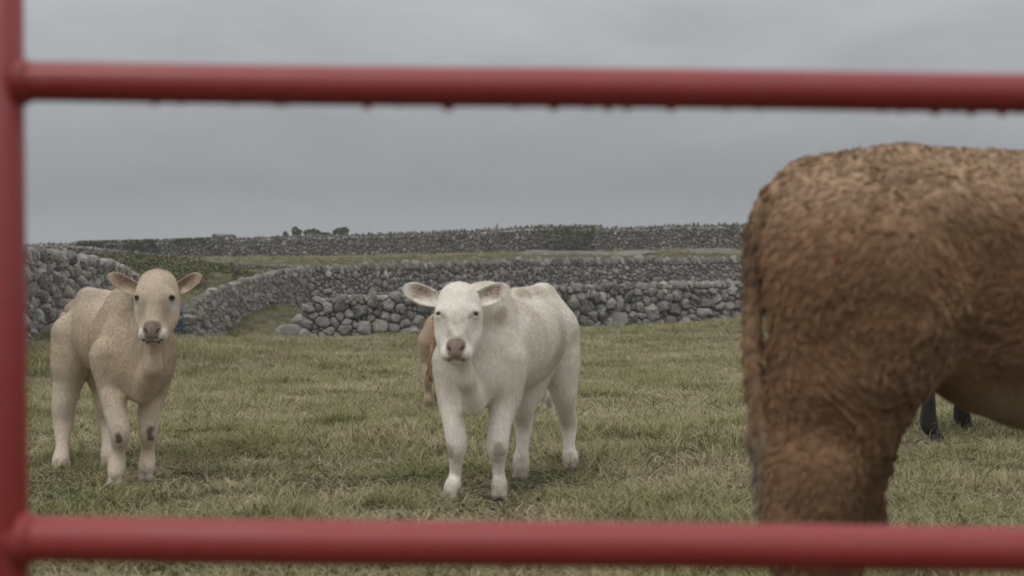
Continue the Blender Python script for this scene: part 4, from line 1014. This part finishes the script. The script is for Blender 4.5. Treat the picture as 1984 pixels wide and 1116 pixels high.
# ------------------------------------------------------------------ grass
def clump_mesh(name, nb, rad, hgt, seed, lie=.5, wid=.0016, straw=.0):
    r = np.random.default_rng(seed); ns = 4; th = r.uniform(0, 2 * np.pi, nb); rr = rad * np.sqrt(r.random(nb)); base = np.stack([rr * np.cos(th), rr * np.sin(th), np.zeros(nb)], -1)
    az = th + r.normal(0, 1.4, nb); h = hgt * r.uniform(.35, 1.2, nb); ln = np.clip(r.normal(lie, .3, nb), .05, 1.5)
    t = np.linspace(0, 1, ns + 1); hz = (t[None] ** 1.6) * ln[:, None] * h[:, None]; zz = h[:, None] * (t[None] - .35 * ln[:, None] * t[None] ** 2.2)
    d = np.stack([np.cos(az), np.sin(az)], -1); ctr = np.concatenate([base[:, None, :2] + d[:, None] * hz[..., None], zz[..., None]], -1)
    side = np.stack([-np.sin(az + r.normal(0, .8, nb)), np.cos(az + r.normal(0, .8, nb)), r.normal(0, .2, nb)], -1); wdt = wid * r.uniform(.6, 1.7, nb)[:, None] * (1 - t[None] ** 2.5 * .85)
    V = np.stack([ctr - side[:, None] * wdt[..., None], ctr + side[:, None] * wdt[..., None]], 2).reshape(-1, 3)
    ix = (np.arange(nb)[:, None] * (ns + 1) + np.arange(ns)[None]) * 2; ix = ix.ravel(); F = np.stack([ix, ix + 1, ix + 3, ix + 2], -1)
    tone = np.clip(r.normal(.42 + straw, .2, nb), 0, 1)
    me_o = mesh(name, V, F, M_grass, attrs={'tone': np.repeat(tone, (ns + 1) * 2), 'tip': np.tile(np.repeat(t, 2), nb)})
    COL.objects.unlink(me_o); return me_o
src = bpy.data.collections.new('grass_sources')
for k in range(12):
    if k < 8: o = clump_mesh('tuft', 62, .10, .055 + .006 * k, 100 + k, .9, .00105, .05 * (k % 3 - 1))
    elif k < 10: o = clump_mesh('tuft', 55, .09, .12, 100 + k, .6, .0013, -.15)
    else: o = clump_mesh('tuft', 44, .12, .05, 100 + k, 1.4, .0012, .35)
    src.objects.link(o)
def scatter(name, pts, scl, idx, seed):
    r = np.random.default_rng(seed); n = len(pts)
    me = bpy.data.meshes.new(name); me.vertices.add(n); me.vertices.foreach_set('co', np.asarray(pts, np.float32).ravel())
    for nm, ty, v in (('scl', 'FLOAT_VECTOR', scl), ('idx', 'INT', idx), ('rot', 'FLOAT', r.uniform(0, 6.283, n))):
        a = me.attributes.new(nm, ty, 'POINT'); a.data.foreach_set('vector' if ty == 'FLOAT_VECTOR' else 'value', np.asarray(v, np.int32 if ty == 'INT' else np.float32).ravel())
    o = bpy.data.objects.new(name, me); COL.objects.link(o)
    gn = bpy.data.node_groups.new(name + '_nodes', 'GeometryNodeTree')
    gn.interface.new_socket('Geometry', in_out='INPUT', socket_type='NodeSocketGeometry'); gn.interface.new_socket('Geometry', in_out='OUTPUT', socket_type='NodeSocketGeometry')
    gi = gn.nodes.new('NodeGroupInput'); go = gn.nodes.new('NodeGroupOutput'); ci = gn.nodes.new('GeometryNodeCollectionInfo'); ci.inputs['Collection'].default_value = src
    ci.inputs['Separate Children'].default_value = True; ci.inputs['Reset Children'].default_value = True
    iop = gn.nodes.new('GeometryNodeInstanceOnPoints'); iop.inputs['Pick Instance'].default_value = True
    def att(nm, ty):
        q = gn.nodes.new('GeometryNodeInputNamedAttribute'); q.data_type = ty; q.inputs['Name'].default_value = nm; return [x for x in q.outputs if x.enabled][0]
    K_ = gn.links.new
    K_(gi.outputs[0], iop.inputs['Points']); K_(ci.outputs[0], iop.inputs['Instance']); K_(att('idx', 'INT'), iop.inputs['Instance Index']); K_(att('scl', 'FLOAT_VECTOR'), iop.inputs['Scale'])
    cx = gn.nodes.new('ShaderNodeCombineXYZ'); K_(att('rot', 'FLOAT'), cx.inputs[2]); K_(cx.outputs[0], iop.inputs['Rotation'])
    K_(iop.outputs[0], go.inputs[0])
    md = o.modifiers.new('scatter', 'NODES'); md.node_group = gn; o['kind'] = 'stuff'; return o
def grass():
    r = np.random.default_rng(8); PT, SC, ID = [], [], []
    for (y0, y1, dens, s) in ((1.2, 4.2, 60, 1.0), (4.2, 7, 230, 1.0), (7, 11, 170, 1.0), (11, 18, 85, 1.15), (18, 28, 46, 1.35), (28, 47, 26, 1.8), (47, 86, 5, 2.6)):
        W0 = .40 * y1 + 1.0; n = int((y1 - y0) * 2 * W0 * dens)
        x = r.uniform(-W0, W0, n); y = r.uniform(y0, y1, n); k = np.abs(x) < .40 * y + 1.0; x, y = x[k], y[k]; z = ground(x, y); n = len(x)
        q = np.stack([x, y, 0 * x], -1); e = fbm(q * .9, 3, 61); e2 = fbm(q * 2.3, 2, 71)
        bare = sstep(.30, .42, fbm(q * 1.7 + 31, 3, 91)) * (1 if y1 < 20 else .4); keep = r.random(n) < np.clip(1.15 + e2 * 1.0, .35, 1) * (1 - .6 * bare); 
        idx = r.integers(0, 8, n); idx = np.where((e2 > .28) & (r.random(n) < .7), r.integers(8, 10, n), idx); idx = np.where((e2 < -.2) & (r.random(n) < .75), r.integers(10, 12, n), idx)
        hs = s * .95 * (.75 + .5 * e + .35 * r.random(n)) * (1 + .45 * sstep(10, 34, y)) * (1 + .35 * sstep(-.10, -.26, x / np.maximum(y, 1)) * sstep(7, 12, y)); hs *= 1 - .25 * sstep(5.4, 5.9, y) * sstep(8.2, 7.2, y) * np.maximum(sstep(.9, .5, np.abs(x)), sstep(.9, .5, np.abs(x + 1.95))); hs = np.clip(hs, .3, 4)
        hv = np.stack([np.full(n, s), np.full(n, s), hs / max(1, s) ** .55 * 1.0], -1) * r.uniform(.8, 1.2, n)[:, None]
        PT.append(np.stack([x, y, z - .004], -1)[keep]); SC.append(hv[keep]); ID.append(idx[keep])
    # lusher tufts where the photo has them
    for (px, py, rad, nn, hh) in ((545, 742, .35, 60, .85), (660, 830, .16, 34, 1.3), (640, 760, .40, 50, .7), (480, 870, .28, 60, .9), (1380, 690, 1.3, 70, .5), (740, 720, .6, 50, .6), (1150, 770, .3, 30, .8), (420, 840, .2, 30, .9), (780, 690, 1.2, 70, .5), (100, 700, 1.2, 90, 1.0), (90, 900, .2, 30, 1.0), (1900, 900, .4, 40, .8)):
        d = 2755.6 * 1.064 / (py - 490)
        for it in range(4):
            c = P(px, py, d); zz = gz(c[0], c[1]); d = 2755.6 * (1.064 - zz) / (py - 490)
        a = r.uniform(0, 6.28, nn); rr = rad * np.sqrt(r.random(nn)); x = c[0] + rr * np.cos(a); y = c[1] + rr * np.sin(a) * 1.2
        PT.append(np.stack([x, y, ground(x, y) - .004], -1)); ID.append(r.integers(8, 10, nn)); SC.append(np.stack([np.full(nn, .9), np.full(nn, .9), np.full(nn, hh) * (1.1 - .5 * rr / rad)], -1) * max(1, d / 8))
    o = scatter('grass', np.concatenate(PT), np.concatenate(SC), np.concatenate(ID), 9)
    print('tufts', sum(len(p) for p in PT))
grass()
def stems():
    """long bent straws and dark dead stems lying in the sward"""
    r = np.random.default_rng(31); parts = {0: [], 1: []}
    for k in range(2600):
        y = 4.2 + 14 * r.random() ** 1.7; x = r.uniform(-.4, .4) * y; z = gz(x, y) if k % 1 == 0 else 0; a = r.uniform(0, 6.28); L_ = r.uniform(.07, .24); e = r.uniform(.15, 1.1); b = r.normal(0, .5)
        t = np.linspace(0, 1, 5); p = np.stack([x + np.cos(a + b * t) * t * L_ * math.cos(e), y + np.sin(a + b * t) * t * L_ * math.cos(e), z + .02 + t * L_ * math.sin(e) * (1 - .35 * t)], -1)
        V, F = tube(p, np.linspace(.0016, .0007, 5) * (1 if y < 9 else 1.5), 4, False); parts[1 if r.random() < .16 else 0].append((V, F))
    V, F = merge(parts[0]); o = mesh('dry_grass_stems', V, join_sides(F), M_straw); o['kind'] = 'stuff'
    V, F = merge(parts[1]); o = mesh('dead_stems', V, join_sides(F), M_twig); o['kind'] = 'stuff'
M_straw = plain('dry straw', (.36, .30, .18), .7, .3)
stems()

def weeds():
    r = np.random.default_rng(77); pts = []; nr_ = []
    for k in range(260):
        y = 4.4 + 12 * r.random() ** 1.5; x = r.uniform(-.4, .4) * y; z = gz(x, y); m = r.integers(5, 12)
        q = np.array([x, y, z + .025]) + r.normal(0, 1, (m, 3)) * np.array([.035, .035, .010]); pts.append(q)
    leaves('weeds', np.concatenate(pts), .013, M_ivy, seed=12, kind='stuff', flat=.7)
weeds()

def haze():
    V = np.array([[x, y, z] for x in (-1500, 1500) for y in (-60, 2000) for z in (-60, 30)], float)
    F = np.array([[0, 1, 3, 2], [4, 6, 7, 5], [0, 4, 5, 1], [2, 3, 7, 6], [0, 2, 6, 4], [1, 5, 7, 3]])
    m = bpy.data.materials.new('damp air'); m.use_nodes = True; t = m.node_tree; t.nodes.clear()
    v = N(t, 'ShaderNodeVolumePrincipled', ins={'Density': .0012}); v.inputs['Color'].default_value = (.93, .95, .97, 1)
    o = N(t, 'ShaderNodeOutputMaterial'); t.links.new(v.outputs[0], o.inputs['Volume'])
    q = mesh('haze', V, F, m); q['kind'] = 'stuff'
haze()
